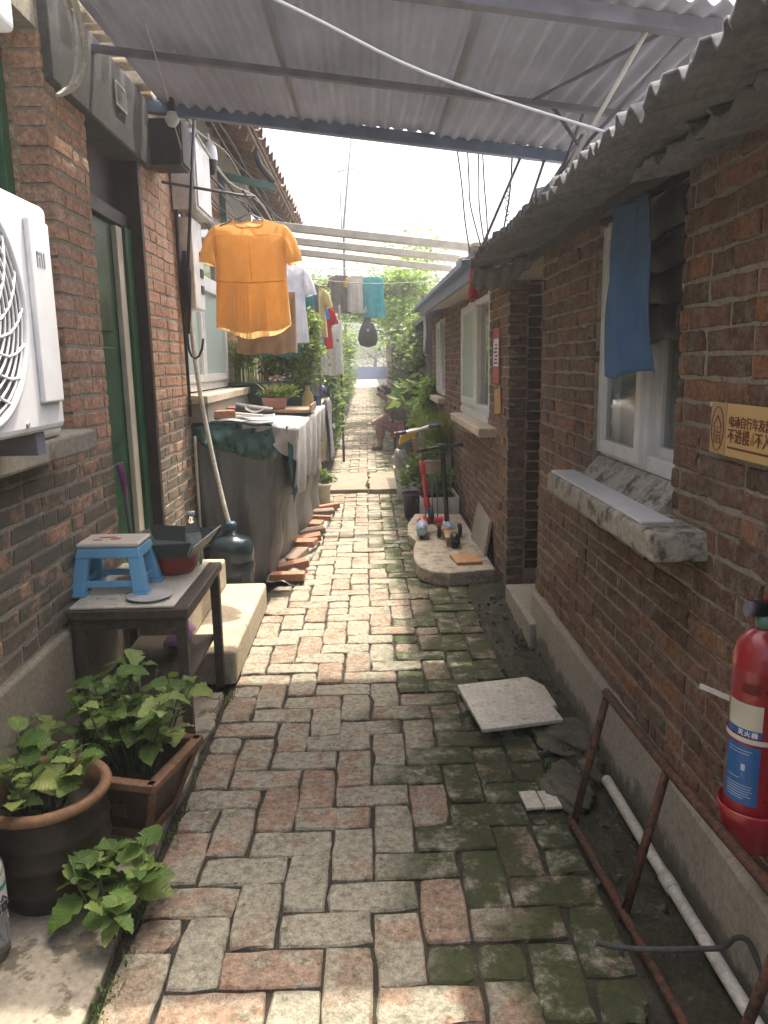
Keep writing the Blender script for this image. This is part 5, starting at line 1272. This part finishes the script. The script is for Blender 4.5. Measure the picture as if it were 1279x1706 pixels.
hbr = part('handlebar', M['white'], s1, lambda m: m.tube([(.24, 6.20, .895), (.33, 6.23, .905), (.42, 6.25, .92), (.50, 6.25, .945), (.575, 6.23, .95)], .012, 8))
for a, b in (((.22, 6.19, .893), (.31, 6.225, .902)), ((.50, 6.25, .945), (.60, 6.225, .952))):
    part('grip', SK, hbr, lambda m: m.tube([a, b], .017, 8))
for a in ((.215, 6.188, .892), (.605, 6.223, .953)):
    part('grip_end', SR, hbr, lambda m: m.tube([a, (a[0] + .012, a[1], a[2])], .02, 8))
for k in (-1, 1):
    cx_ = .52 + .10 * k
    fb = part('footboard', SR, s1, lambda m: m.tube([(.515 + .03 * k, 6.18, zb + .08), (cx_ - .01 * k, 6.05, zb + .115), (cx_, 5.96, zb + .10)], [.03, .042, .045], 12))
    part('toe', SB_, fb, lambda m: m.tube([(cx_, 5.965, zb + .10), (cx_ + .01 * k, 5.88, zb + .085), (cx_ + .012 * k, 5.83, zb + .075)], [.047, .047, .032], 12))
    wheel('wheel', s1, (cx_ + .012 * k, 5.90, zb + .045), .045, .03, (1, 0, 0))
wheel('wheel', s1, (.40, 6.08, zb + .06), .06, .03, (1, 0, 0), SR)
wheel('wheel', s1, (.63, 6.14, zb + .06), .06, .03, (1, 0, 0), SR)
s2 = thing('kick_scooter', (.63, 5.8, .09), 'black kick scooter with a yellowish deck parked next to the red one', 'scooter')
part('stem', M['black'], s2, lambda m: m.tube([(.615, 5.93, zb + .08), (.605, 5.95, .40), (.585, 5.96, .72), (.58, 5.96, .80)], .019, 10))
part('stem_clamp', M['black'], s2, lambda m: m.tube([(.582, 5.96, .76), (.578, 5.96, .83)], .03, 10))
hbr = part('handlebar', M['black'], s2, lambda m: m.tube([(.41, 5.93, .785), (.50, 5.95, .80), (.58, 5.96, .808), (.70, 5.96, .822)], .011, 8))
for a, b in (((.38, 5.92, .78), (.46, 5.94, .793)), ((.65, 5.96, .815), (.74, 5.955, .825))):
    part('grip', M['rubber'], hbr, lambda m: m.tube([a, b], .016, 8))
part('deck', plain('deck_yellow', (.36, .31, .13), .5, var=.25, scale=30), s2, lambda m: (setattr(m, 'm', TR(.625, 5.73, zb + .075, 0, 0, -3)), m.box(-.055, .055, -.16, .16, -.014, .014)), bevel=.012)
part('deck_rim', plain('deck_orange', (.50, .16, .06), .5), s2, lambda m: (setattr(m, 'm', TR(.62, 5.87, zb + .08, 0, 0, -3)), m.box(-.06, .06, -.05, .05, -.02, .018)), bevel=.012)
part('rear_fender', M['black'], s2, lambda m: m.tube([(.632, 5.62, zb + .09), (.634, 5.55, zb + .085), (.635, 5.52, zb + .05)], [.03, .038, .034], 12))
wheel('wheel', s2, (.635, 5.57, zb + .045), .045, .045, (1, 0, 0))
wheel('wheel', s2, (.55, 5.95, zb + .055), .055, .03, (1, 0, 0)); wheel('wheel', s2, (.715, 5.95, zb + .055), .055, .03, (1, 0, 0))
# planters behind the scooters
GR2 = leaf_mat('bush_green', (.035, .085, .018), (.075, .15, .03), (.15, .24, .05), .35, island=True)
GR3 = leaf_mat('vine_green', (.07, .16, .03), (.16, .30, .05), (.30, .42, .08), .5, island=True)
def planter(name, label, c, w, d, h, mat, fol, cat='planter', group=None):
    p = thing(name, (c[0], c[1], 0), label, cat, group)
    part('body', mat, p, lambda m: (m.box(c[0] - w / 2, c[0] + w / 2, c[1] - d / 2, c[1] - d / 2 + .015, c[2], c[2] + h), m.box(c[0] - w / 2, c[0] + w / 2, c[1] + d / 2 - .015, c[1] + d / 2, c[2], c[2] + h), m.box(c[0] - w / 2, c[0] - w / 2 + .015, c[1] - d / 2 + .015, c[1] + d / 2 - .015, c[2], c[2] + h), m.box(c[0] + w / 2 - .015, c[0] + w / 2, c[1] - d / 2 + .015, c[1] + d / 2 - .015, c[2], c[2] + h)), bevel=.004)
    part('potting_soil', M['soil'], p, lambda m: m.box(c[0] - w / 2 + .016, c[0] + w / 2 - .016, c[1] - d / 2 + .016, c[1] + d / 2 - .016, c[2] + .01, c[2] + h * .85))
    part('foliage', fol[0], p, fol[1], raw=True)
planter('planter_box', 'white rectangular planter box against the wall behind the scooters', (.66, 7.30, .0), .36, .55, .22, M['whitedirty'], (GR2, lambda m: bush(m, (.62, 7.35, .36), .16, .25, .16, 700, 41, .035)))
planter('planter_box', 'grey planter box of tall grass standing behind the white planter', (.70, 8.05, .0), .30, .50, .52, M['plinth'], (GRASS, lambda m: (tuft(m, (.70, 8.0, .5), .14, .22, .48, 420, 42, .006, .45), bush(m, (.68, 8.0, .72), .16, .22, .14, 500, 45, .03, 2.2))))
def pot(name, label, c, r0, r1, h, mat, fmat=None, ffn=None, group=None):
    p = thing(name, c, label, 'pot', group)
    part('body', mat, p, lambda m: m.lathe([(r0, 0), (r1 * .96, h * .85), (r1 * 1.06, h * .87), (r1 * 1.06, h), (r1 * .92, h), (r1 * .9, h * .8), (0, h * .8)], c, 24, True, False))
    if ffn: part('foliage', fmat, p, ffn, raw=True)
    return p
pot('bucket', 'dark purple bucket with a leafy plant beside the red scooter', (.42, 7.25, .0), .075, .10, .24, plain('bucket_purple', (.035, .022, .055), .45), GR2, lambda m: bush(m, (.43, 7.25, .40), .11, .1, .16, 380, 51, .035))
pot('hanging_pot', 'grey pot with wire handle behind the black scooter stem', (.545, 6.55, .52), .06, .095, .12, M['plinth'], GR2, lambda m: bush(m, (.55, 6.6, .70), .09, .08, .08, 200, 52, .03))
part('pot_stand', M['steel'], bpy.data.objects['hanging_pot'], lambda m: [m.tube([(.545 + .06 * math.cos(a), 6.55 + .06 * math.sin(a), .088), (.545 + .055 * math.cos(a), 6.55 + .055 * math.sin(a), .53)], .006, 6) for a in (.5, 2.6, 4.7)])
part('wire_handle', M['black'], bpy.data.objects['hanging_pot'], lambda m: m.tube([(.545 + .098 * math.cos(a * PI / 8), 6.5, .635 + .03 * math.sin(a * PI / 8)) for a in range(9)], .004, 6))
pot('flower_pot', 'terracotta pot among the planters near the grey post', (.68, 9.3, .0), .10, .13, .55, TC, GR2, lambda m: bush(m, (.66, 9.3, .72), .13, .16, .10, 320, 53, .045))
o = part('plastic_bag', plain('bag_grey', (.30, .29, .29), .35), None, lambda m: stone(m, (.345, 8.1, .45), (.085, .09, .11), 61)); tag(o, 'knotted grey plastic bag on the white bin next to the planters', 'bag')
o = thing('waste_bin', (.40, 8.2, 0), 'narrow white bin with a yellow scoop on top among the planters', 'bin')
part('body', M['whitedirty'], o, lambda m: m.frust((.42, 8.25), .20, .20, .0, (.40, 8.25), .26, .24, .36), bevel=.01)
part('yellow_scoop', plain('scoop_yellow', (.58, .36, .04), .4), o, lambda m: m.prism([(.33, .60), (.50, .68), (.55, .78), (.44, .76), (.35, .70)], 1, 8.10, 8.22), bevel=.01)
part('scoop_pole', M['steel'], o, lambda m: m.tube([(.45, 8.25, .36), (.46, 8.16, .62)], .01, 6))
for i, (x, y, z, s, l) in enumerate(((.74, 10.9, .55, .26, 'leafy shrub growing by the grey post'), (.86, 13.6, .75, .36, 'broad green shrub behind the seated person'), (.60, 14.8, .9, .42, 'bushy green plant in front of the wooden shack'), (.72, 9.9, 1.0, .22, 'low leafy plant tied to the grey post'))):
    p = thing('shrub', (x + .1, y, gz(y)), l, 'shrub')
    part('foliage', (GR2, GR3)[i % 2], p, lambda m: bush(m, (x + .1, y, z), s * .7, s, s * 1.2, 1100, 70 + i, .055), raw=True)
    part('stem', STEM, p, lambda m: [m.tube([(x + .1 + .06 * k, y, gz(y)), (x + .1 + .1 * k, y + .05 * k, z)], .012, 6) for k in (-1, 0, 1)])
o = part('grey_post', M['asb'], None, lambda m: m.box(.80, .87, 10.25, 10.33, 0, 2.3), bevel=.006); tag(o, 'upright grey post at the end of the blue fascia house', 'post')
o = part('hanging_sheet', M['sheetcloth'], None, lambda m: m.grid(lambda u, v: (.66 + .02 * math.sin(9 * u + 3 * v) + .06 * u, 8.75 + .5 * u, 2.02 - .45 * v - .05 * u * v), 12, 14), solid=.004); tag(o, 'grey white sheet hanging from the end of the blue fascia', 'sheet')
p = thing('taro_plant', (.70, 11.4, gz(11.4)), 'plant with large dark green leaves beside the seated person', 'plant')
part('foliage', GR2, p, lambda m: bush(m, (.68, 11.4, .98), .26, .35, .18, 130, 81, .17, 1.3), raw=True)
part('stem', STEM, p, lambda m: [m.tube([(.70, 11.4 + .1 * k, gz(11.4)), (.66 + .05 * k, 11.4 + .2 * k, .95)], .012, 6) for k in (-1, 0, 1)])
# red hanging bag, roof corner
o = part('red_pouch', plain('pouch_red', (.42, .04, .05), .5), None, lambda m: (m.lathe([(.034, -.06), (.032, -.052), (.020, .06), (.008, .12), (.006, .16)], (.588, 4.30, 1.845), 14)), solid=.002); tag(o, 'red plastic funnel hanging at the corner of the corrugated eave', 'funnel')

# ------------------------------------------------------------------ the seated person
def skin(name, pts, edges, rad, mat, parent, sub=2):
    me = bpy.data.meshes.new(name); me.from_pydata(pts, edges, []); o = bpy.data.objects.new(name, me); COL.objects.link(o)
    me.materials.append(mat)
    md = o.modifiers.new('skin', 'SKIN'); md.use_smooth_shade = True
    for i, r_ in enumerate(rad): me.skin_vertices[0].data[i].radius = (r_, r_) if not isinstance(r_, tuple) else r_
    me.skin_vertices[0].data[0].use_root = True
    ss = o.modifiers.new('sub', 'SUBSURF'); ss.levels = ss.render_levels = sub
    if parent: attach(o, parent)
    return o
SKN = plain('skin', (.33, .185, .12), .55, var=.08)
px_, py_, pg = .40, 12.9, gz(12.9)
ps = thing('person', (px_, py_, pg), 'person in olive top and patterned pink trousers sitting bent forward on a low stool', 'person')
def Pp(x, y, z): return (px_ + x, py_ + y, pg + z)
pts = [Pp(.16, 0, .34), Pp(.13, 0, .50), Pp(.06, 0, .68), Pp(-.01, 0, .79), Pp(-.06, 0, .845), Pp(-.095, 0, .89), Pp(-.135, -.01, .95), Pp(-.155, -.01, 1.0),
       Pp(.0, -.17, .75), Pp(-.10, -.20, .55), Pp(-.27, -.12, .46), Pp(-.33, -.08, .44),
       Pp(.0, .17, .75), Pp(-.10, .2, .55), Pp(-.26, .1, .47), Pp(-.33, .06, .45),
       Pp(.12, -.10, .32), Pp(-.20, -.13, .46), Pp(-.19, -.13, .08), Pp(-.30, -.14, .04),
       Pp(.12, .10, .32), Pp(-.18, .13, .46), Pp(-.17, .13, .08), Pp(-.28, .14, .04)]
edg = [(0, 1), (1, 2), (2, 3), (3, 4), (4, 5), (5, 6), (6, 7), (3, 8), (8, 9), (9, 10), (10, 11), (3, 12), (12, 13), (13, 14), (14, 15), (0, 16), (16, 17), (17, 18), (18, 19), (0, 20), (20, 21), (21, 22), (22, 23)]
rad = [.12, .12, .125, .10, .055, .092, .104, .072, .055, .045, .034, .026, .055, .045, .034, .026, .085, .07, .045, .032, .085, .07, .045, .032]
skin('body', pts, edg, rad, SKN, ps)
skin('shirt', [Pp(.17, 0, .40), Pp(.14, 0, .52), Pp(.065, 0, .69), Pp(.0, 0, .80), Pp(.0, -.17, .755), Pp(-.08, -.195, .60), Pp(.0, .17, .755), Pp(-.08, .195, .60), Pp(-.045, 0, .838)], [(0, 1), (1, 2), (2, 3), (3, 4), (4, 5), (3, 6), (6, 7), (3, 8)], [.14, .142, .146, .12, .075, .065, .075, .065, .085], fabric('shirt_olive', (.16, .12, .07), (.10, .08, .055), 0), ps)
skin('trousers', [Pp(.17, 0, .34), Pp(.10, -.10, .335), Pp(-.20, -.13, .462), Pp(-.185, -.13, .16), Pp(.10, .10, .335), Pp(-.18, .13, .462), Pp(-.165, .13, .16)], [(0, 1), (1, 2), (2, 3), (0, 4), (4, 5), (5, 6)], [.135, .10, .085, .062, .10, .085, .062], fabric('trousers_pink', (.36, .15, .13), (.26, .10, .10), 0, pattern=((.16, .05, .06), 22, .2)), ps)
hr_ = part('hair', plain('hair_dark', (.03, .027, .028), .7), ps, lambda m: stone(m, Pp(-.108, -.005, .975), (.105, .104, .100), 3))
part('nose', SKN, ps, lambda m: m.tube([Pp(-.205, -.01, .955), Pp(-.235, -.01, .915), Pp(-.21, -.01, .905)], [.012, .016, .01], 6))
part('ear', SKN, ps, lambda m: m.tube([Pp(-.125, -.10, .95), Pp(-.125, -.105, .925)], .016, 6))
part('shoe', plain('shoe_brown', (.08, .035, .03), .6), ps, lambda m: [m.tube([Pp(-.16 + dx, s * .135, .035), Pp(-.24 + dx, s * .14, .035), Pp(-.33 + dx, s * .142, .03)], [.04, .046, .03], 8) for s, dx in ((-1, 0), (1, .02))])
for s in (-1, 1):
    def hand(m):
        w = Vector(Pp(-.33, s * .07, .445))
        for k in range(5):
            a = w + Vector((-.02 if k else .0, (k - 2) * .016, -.005)); L = (.035, .05, .055, .05, .04)[k]
            m.tube([a, a + Vector((-L * .6, (k - 2) * .003, -.008)), a + Vector((-L, (k - 2) * .004, -.03))], [.009, .008, .006], 6)
    part('hand_fingers', SKN, ps, hand)
stl2 = thing('low_stool', (px_ + .18, py_, pg), 'low wooden stool under the seated person', 'stool')
part('seat', M['brown'], stl2, lambda m: m.box(px_ + .03, px_ + .34, py_ - .13, py_ + .13, pg + .19, pg + .215), bevel=.006)
for a in (.06, .31):
    for b in (-.10, .10):
        part('leg', M['brown'], stl2, lambda m: m.frust((px_ + a, py_ + b), .035, .035, pg, (px_ + a, py_ + b), .035, .035, pg + .19))
# ------------------------------------------------------------------ hanging wires, lamp, antenna
wire('clothes_line', [(-.90, 2.45, 2.74), (-.259, 2.5, 2.51), (.20, 2.5, 2.30), (.745, 2.5, 2.13)], .0045, M['white'], 'white clothes line slung under the canopy to the corrugated eave', 'line')
wire('lamp_flex', [(-.80, 3.2, 2.72), (-.86, 3.7, 2.67), (-.90, 4.0, 2.62), (-.93, 4.28, 2.56)], .003, M['whitedirty'], 'thin lamp flex running under the canopy past the bulb', 'cable')
lmp = thing('hanging_bulb', (-.87, 3.85, 2.56), 'bare bulb in a black socket hanging under the canopy', 'lamp')
part('socket', M['black'], lmp, lambda m: m.lathe([(.018, .06), (.020, .09), (.012, .12), (.004, .125)], (-.87, 3.85, 2.545), 14))
part('bulb', plain('bulb_white', (.72, .72, .72), .25), lmp, lambda m: m.lathe([(.0, -.005), (.018, .0), (.032, .022), (.033, .035), (.018, .062)], (-.87, 3.85, 2.545), 18, False, False))
dv = [((.50, 4.345, 2.60), (.56, 4.42, 2.2), (.60, 4.5, 2.04), 'knotted cord hanging from the canopy beam to the roof stones'), ((.56, 4.345, 2.59), (.60, 4.5, 2.30), (.67, 4.55, 2.08), 'thin black wire drooping from the canopy beam'), ((.62, 4.345, 2.58), (.65, 4.5, 2.28), (.69, 4.55, 2.08), 'looped grey wire beside the drooping black one'), ((.64, 4.345, 2.58), (.69, 4.5, 2.25), (.71, 4.58, 2.09), 'outer grey wire hanging from the canopy beam'), ((.80, 4.345, 2.56), (.79, 4.4, 2.28), (.77, 4.5, 2.10), 'twisted steel wire tying the canopy beam to the tiles')]
for i, (a, b, c, l) in enumerate(dv): wire('tie_wire', [a, ((a[0] + b[0]) / 2 + .01, b[1], (a[2] + b[2]) / 2), b, c], .004 if i != 4 else .005, M['black'], l, 'wire')
part('twist', M['black'], bpy.data.objects['tie_wire.004'], lambda m: m.tube([(.79 + .013 * math.sin(k * 1.5), 4.42, 2.36 - .012 * k) for k in range(14)], .0035, 5))
wire('power_line', [(-14, 40, 6.6), (0, 40, 6.1), (14, 40, 6.1)], .03, M['steel'], 'highest power line over the far roofs', 'cable')
wire('power_line', [(-14, 40, 6.0), (0, 40, 5.6), (14, 40, 5.7)], .03, M['steel'], 'middle power line over the far roofs', 'cable')
wire('power_line', [(-14, 40, 5.5), (0, 40, 5.15), (14, 40, 5.25)], .03, M['steel'], 'lowest power line over the far roofs', 'cable')
an = thing('antenna_mast', (-.66, 25, 4.5), 'thin antenna mast with a crossbar rising above the far roofs', 'antenna')
part('mast', M['steel'], an, lambda m: m.tube([(-.62, 25, gz(25)), (-.60, 25, 5.6), (-.25, 25, 8.6)], [.05, .04, .025], 8))
part('rod', M['steel'], an, lambda m: m.tube([(-.66, 25, 5.3), (-.68, 25, 7.3)], .02, 6))
part('crossbar', M['steel'], an, lambda m: m.tube([(-.74, 25, 7.22), (-.18, 25, 7.33)], .02, 6))

# ------------------------------------------------------------------ far left: second stack, vines, houses
s2_ = thing('covered_stack', (-.8, 9.2, 0), 'stack covered with a stained tan cloth past the tarpaulin pile', 'pile')
def st2(m):
    q_ = random.Random(5)
    def fn(u, v):
        P = [(-1.1, 8.45), (-.70, 8.42), (-.58, 8.5), (-.53, 9.2), (-.50, 10.2), (-.6, 10.3), (-1.1, 10.3)]
        x, y = along(P, u); z = (1 - v) * .30 + v * 1.0
        w = .02 * math.sin(50 * u) * (1 - v) + .012 * math.sin(23 * u + 6 * v)
        return (x + w + .05 * v * (1 if u > .3 else 0) * .6, y + w, z + .02 * math.sin(30 * u) * (1 - v))
    m.grid(fn, 70, 16)
    m.grid(lambda u, v: (-1.1 + .57 * u, 8.44 + 1.85 * v, 1.0 + .02 * math.sin(9 * u + 7 * v)), 10, 14)
part('cloth', fabric('stained_tan', (.36, .32, .24), (.24, .21, .16), .1), s2_, st2)
part('frame', M['wood'], s2_, lambda m: [m.box(x, x + .05, y, y + .05, 0, .95) for x in (-.66, -1.05) for y in (8.52, 9.3, 10.1)] + [m.box(-1.0, -.62, 8.55, 10.2, .25, .29)])
part('striped_cloth', fabric('striped_blue', (.12, .13, .19), (.30, .29, .31), .1, scale=30), s2_, lambda m: m.grid(lambda u, v: (-.50 + .05 * v + .02 * math.sin(14 * u + 3 * v), 9.35 + .75 * u, 1.035 - .75 * v), 24, 16), solid=.004)
o = part('ball_pot', plain('navy_pot', (.03, .045, .12), .35), None, lambda m: m.lathe([(.04, 0), (.09, .05), (.10, .10), (.07, .16), (.05, .17)], (-.60, 9.9, 1.03), 18)); tag(o, 'round navy pot on top of the tan covered stack', 'pot')
pot('milk_carton_pot', 'pale pot with a small plant standing at the end of the loose bricks', (-.47, 8.05, .0), .06, .07, .22, M['cream'], GR2, lambda m: bush(m, (-.43, 8.1, .27), .07, .07, .08, 160, 91, .03))
for i, (x, y, z, sx_, sz, mt, l) in enumerate(((-.62, 11.3, 1.0, .22, .75, GR2, 'climbing vine by the flowered towel'), (-.70, 13.6, 1.3, .3, 1.0, GR3, 'tall yellow green vine beyond the tan covered stack'), (-.72, 17.0, 1.2, .35, .9, GR2, 'dense vine on the wall under the far shirts'), (-.7, 22.0, 1.4, .4, 1.1, GR3, 'far leafy vine near the blue board'))):
    p = thing('vine', (x, y, gz(y)), l, 'vine')
    part('foliage', mt, p, lambda m: bush(m, (x, y, z + gz(y)), sx_, .8, sz, 2600, 100 + i, .07), raw=True)
    part('stem', M['brown'], p, lambda m: [m.tube([(x + .05 * k, y + .2 * k, gz(y)), (x + .1 * k, y + .3 * k, z + sz * .8 + gz(y))], .014, 6) for k in (-1, 0, 1)])
for i, (x, y, z, sx_, sy_, sz, n, mt, l) in enumerate(((1.0, 15.0, 2.75, .75, 1.2, .85, 2300, GR3, 'bright gourd vine spilling over the low shed roof'), (.85, 18.5, 2.9, .8, 1.5, 1.1, 2200, GR3, 'second bright gourd vine behind the turquoise vest'), (.75, 12.4, 1.7, .25, .7, .6, 900, GR2, 'dark green vine hanging on the boards over the seated person'), (-1.1, 20, 3.0, .7, 1.5, .6, 1500, GR2, 'dark vine on the roof behind the olive shirt'))):
    p = thing('vine', (x, y, gz(y)), l, 'vine')
    part('foliage', mt, p, lambda m: bush(m, (x, y, z), sx_, sy_, sz, n, 120 + i, .085, 1.3), raw=True)
    part('stem', M['brown'], p, lambda m: [m.tube([(x + .15, y + .3 * k, gz(y)), (x + .1, y + .2 * k, z)], .015, 6) for k in (-1, 0, 1)])
q = random.Random(44)
for i, (y, z, l) in enumerate(((14.2, 2.75, 'first vine covered trellis pole behind the far shirts'), (16.4, 2.6, 'second vine covered trellis pole over the black bag'), (18.8, 2.7, 'third vine covered trellis pole over the path'), (21.5, 2.65, 'fourth vine covered trellis pole over the path'), (24.5, 2.8, 'last vine covered trellis pole before the alley end'))):
    p = thing('trellis', (0, y, z), l, 'trellis')
    part('pole', M['wood'], p, lambda m: [m.tube([(-1.15, y, z + .1), (1.15, y + .2, z - .08)], .025, 6)])
    part('foliage', (GR2, GR3)[i % 2], p, lambda m: bush(m, (.1 * (-1) ** i, y + .1, z + .05), 1.0, .35, .16, 1500, 300 + i, .075, 1.4), raw=True)
BRT = M['tile_r']
def far_house(label, side, y0, y1, zt, wallmat, x=1.0, over=.25, roofmat=None, wins=()):
    h = thing('row_house', (side * x, (y0 + y1) / 2, gz(y0)), label, 'house')
    a, b = sorted((side * x, side * (x + 2.6)))
    part('wall', wallmat, h, lambda m: m.box(a, b, y0, y1, -.1, zt))
    rf = part('roof', roofmat or M['asb'], h, lambda m: m.add([(side * (x - over), y0 - .1, zt - .05), (side * (x + 2.8), y0 - .1, zt + .95), (side * (x + 2.8), y1 + .1, zt + .95), (side * (x - over), y1 + .1, zt - .05)], [(0, 1, 2, 3)]), solid=.06)
    for (u, z, w_, h_) in wins:
        f = part('window', M['upvc'], h, lambda m: m.box(side * x - .02, side * x + .02, u, u + w_, z, z + h_))
        part('pane', M['glass'], f, lambda m: m.box(side * x - .03, side * x + .03, u + .06, u + w_ - .06, z + .06, z + h_ - .06))
    return h
BW = rough_mat('distant_brick', (.16, .09, .065), (.27, .155, .105), 10, .95, .5)
GW = rough_mat('distant_render', (.13, .125, .105), (.22, .205, .17), 4, .95, .3)
far_house('weathered house beyond the tiled eave, past the covered stack', -1, 8.25, 15.5, 2.75, BW, 1.12, .2, M['tile_r'], ((10.4, 1.2, 1.0, 1.1),))
far_house('grey rendered house next along behind the vines', -1, 15.6, 24, 2.7, GW, 1.15, .25, M['tile_r'], ((18, 1.3, 1.0, 1.0),))
far_house('long brick house behind the far leafy vine', -1, 24.2, 40, 2.8, BW, 1.2, .3)
far_house('low shed house with a grey sheet roof past the grey post', 1, 10.4, 14.4, 2.1, GW, .98, .2)
far_house('low grey house behind the gourd vines', 1, 18.5, 28, 2.3, GW, 1.05, .25, None, ((20, 1.2, 1.0, .9),))
far_house('last low house before the blue board', 1, 28.2, 42, 2.5, BW, 1.1, .25)
sh = thing('wooden_shack', (.62, 16.5, 0), 'dark weathered board shack jutting into the path', 'shack')
q = random.Random(6)
for i in range(9):
    y = 14.6 + i * .42
    part('board', M['darkwood'], sh, lambda m: m.box(.62 + q.uniform(-.03, .03), .66, y, y + .40, gz(y) - .02, 1.95 + q.uniform(-.1, .15)))
for i in range(4):
    x = .66 + i * .13
    part('board', M['darkwood'], sh, lambda m: m.box(x, x + .12, 14.55, 14.59, 0, 2.0 + q.uniform(-.15, .1)))
part('roof', M['asbdark'], sh, lambda m: m.add([(.50, 14.4, 2.05), (1.3, 14.4, 2.35), (1.3, 18.6, 2.4), (.50, 18.6, 2.1)], [(0, 1, 2, 3)]), solid=.04)
o = thing('blue_board', (0, 50, .5), 'blue hoarding board closing the far end of the alley', 'hoarding')
part('panel', plain('hoarding_blue', (.05, .13, .36), .5), o, lambda m: m.box(-1.6, 1.6, 50, 50.06, gz(50), gz(50) + .8))
part('post', M['steel'], o, lambda m: [m.box(x, x + .06, 50.07, 50.13, gz(50), gz(50) + .7) for x in (-1.5, 0, 1.4)])
far_house('pale building seen beyond the blue hoarding', 1, 58, 70, 3.6, GW, -6, .3)
for i, (x, y, h, r_, l) in enumerate(((-3.2, 46, 5.2, 1.9, 'round tree rising above the tiled houses'), (3.6, 48, 5.0, 2.0, 'round tree rising above the roofs beyond the gourd vines'), (.6, 56, 3.0, 2.3, 'tree standing behind the blue hoarding'))):
    p = thing('tree', (x, y, gz(y)), l, 'tree')
    part('trunk', M['brown'], p, lambda m: [m.tube([(x, y, gz(y)), (x + .1, y, h * .6), (x, y, h)], [.16, .12, .05], 8)] + [m.tube([(x, y, h * .6), (x + k * r_ * .6, y + .2 * k, h)], [.07, .03], 6) for k in (-1, 1)])
    part('crown', GR2, p, lambda m: bush(m, (x, y, h), r_, r_, r_ * .75, 2600, 200 + i, .16, 1.3), raw=True)
wire('clothes_line', [(-1.0, 9.7, 2.52), (0, 9.8, 2.42), (1.0, 9.9, 2.45)], .005, M['steel'], 'grey line crossing the alley just behind the cream beams', 'line')
wire('clothes_line', [(-1.0, 17, 2.4), (.2, 17, 2.2), (1.0, 17, 1.95)], .008, M['whitedirty'], 'sagging pale line crossing the alley past the black bag', 'line')
po_ = part('vine_pole', M['brown'], None, lambda m: m.tube([(-.36, 11.5, 0), (-.37, 11.5, 2.3)], .018, 8)); tag(po_, 'dark upright pole by the climbing vine at the edge of the path', 'pole')
# weeds in the joints
q = random.Random(9)
def weeds(m):
    for i in range(46):
        if i < 26: x, y = -.645 + q.uniform(-.02, .02), q.uniform(1.5, 3.3)
        else: x, y = q.choice((.64, .78, .84)) + q.uniform(-.03, .03), q.uniform(1.6, 5.0)
        tuft(m, (x, y, 0), .02, .03, q.uniform(.012, .035), 9, i, .0022, .9)
wdd = part('weeds', GR2, None, weeds, raw=True); wdd['kind'] = 'stuff'; tag(wdd, 'tiny weeds growing in the edges of the paving', 'weeds')
# light haze in the air
hz = part('haze', None, None, lambda m: m.box(-40, 40, -4, 90, -1.2, 12)); hz['kind'] = 'stuff'; tag(hz, 'thin bright summer haze filling the alley air', 'haze')
hm = bpy.data.materials.new('haze'); hm.use_nodes = True; ht = hm.node_tree; ht.nodes.clear()
hv = ht.nodes.new('ShaderNodeVolumePrincipled'); ho = ht.nodes.new('ShaderNodeOutputMaterial'); ht.links.new(hv.outputs[0], ho.inputs['Volume'])
hv.inputs['Color'].default_value = (.92, .94, .97, 1); hv.inputs['Density'].default_value = .0065; hv.inputs['Anisotropy'].default_value = .5
hz.data.materials.append(hm)
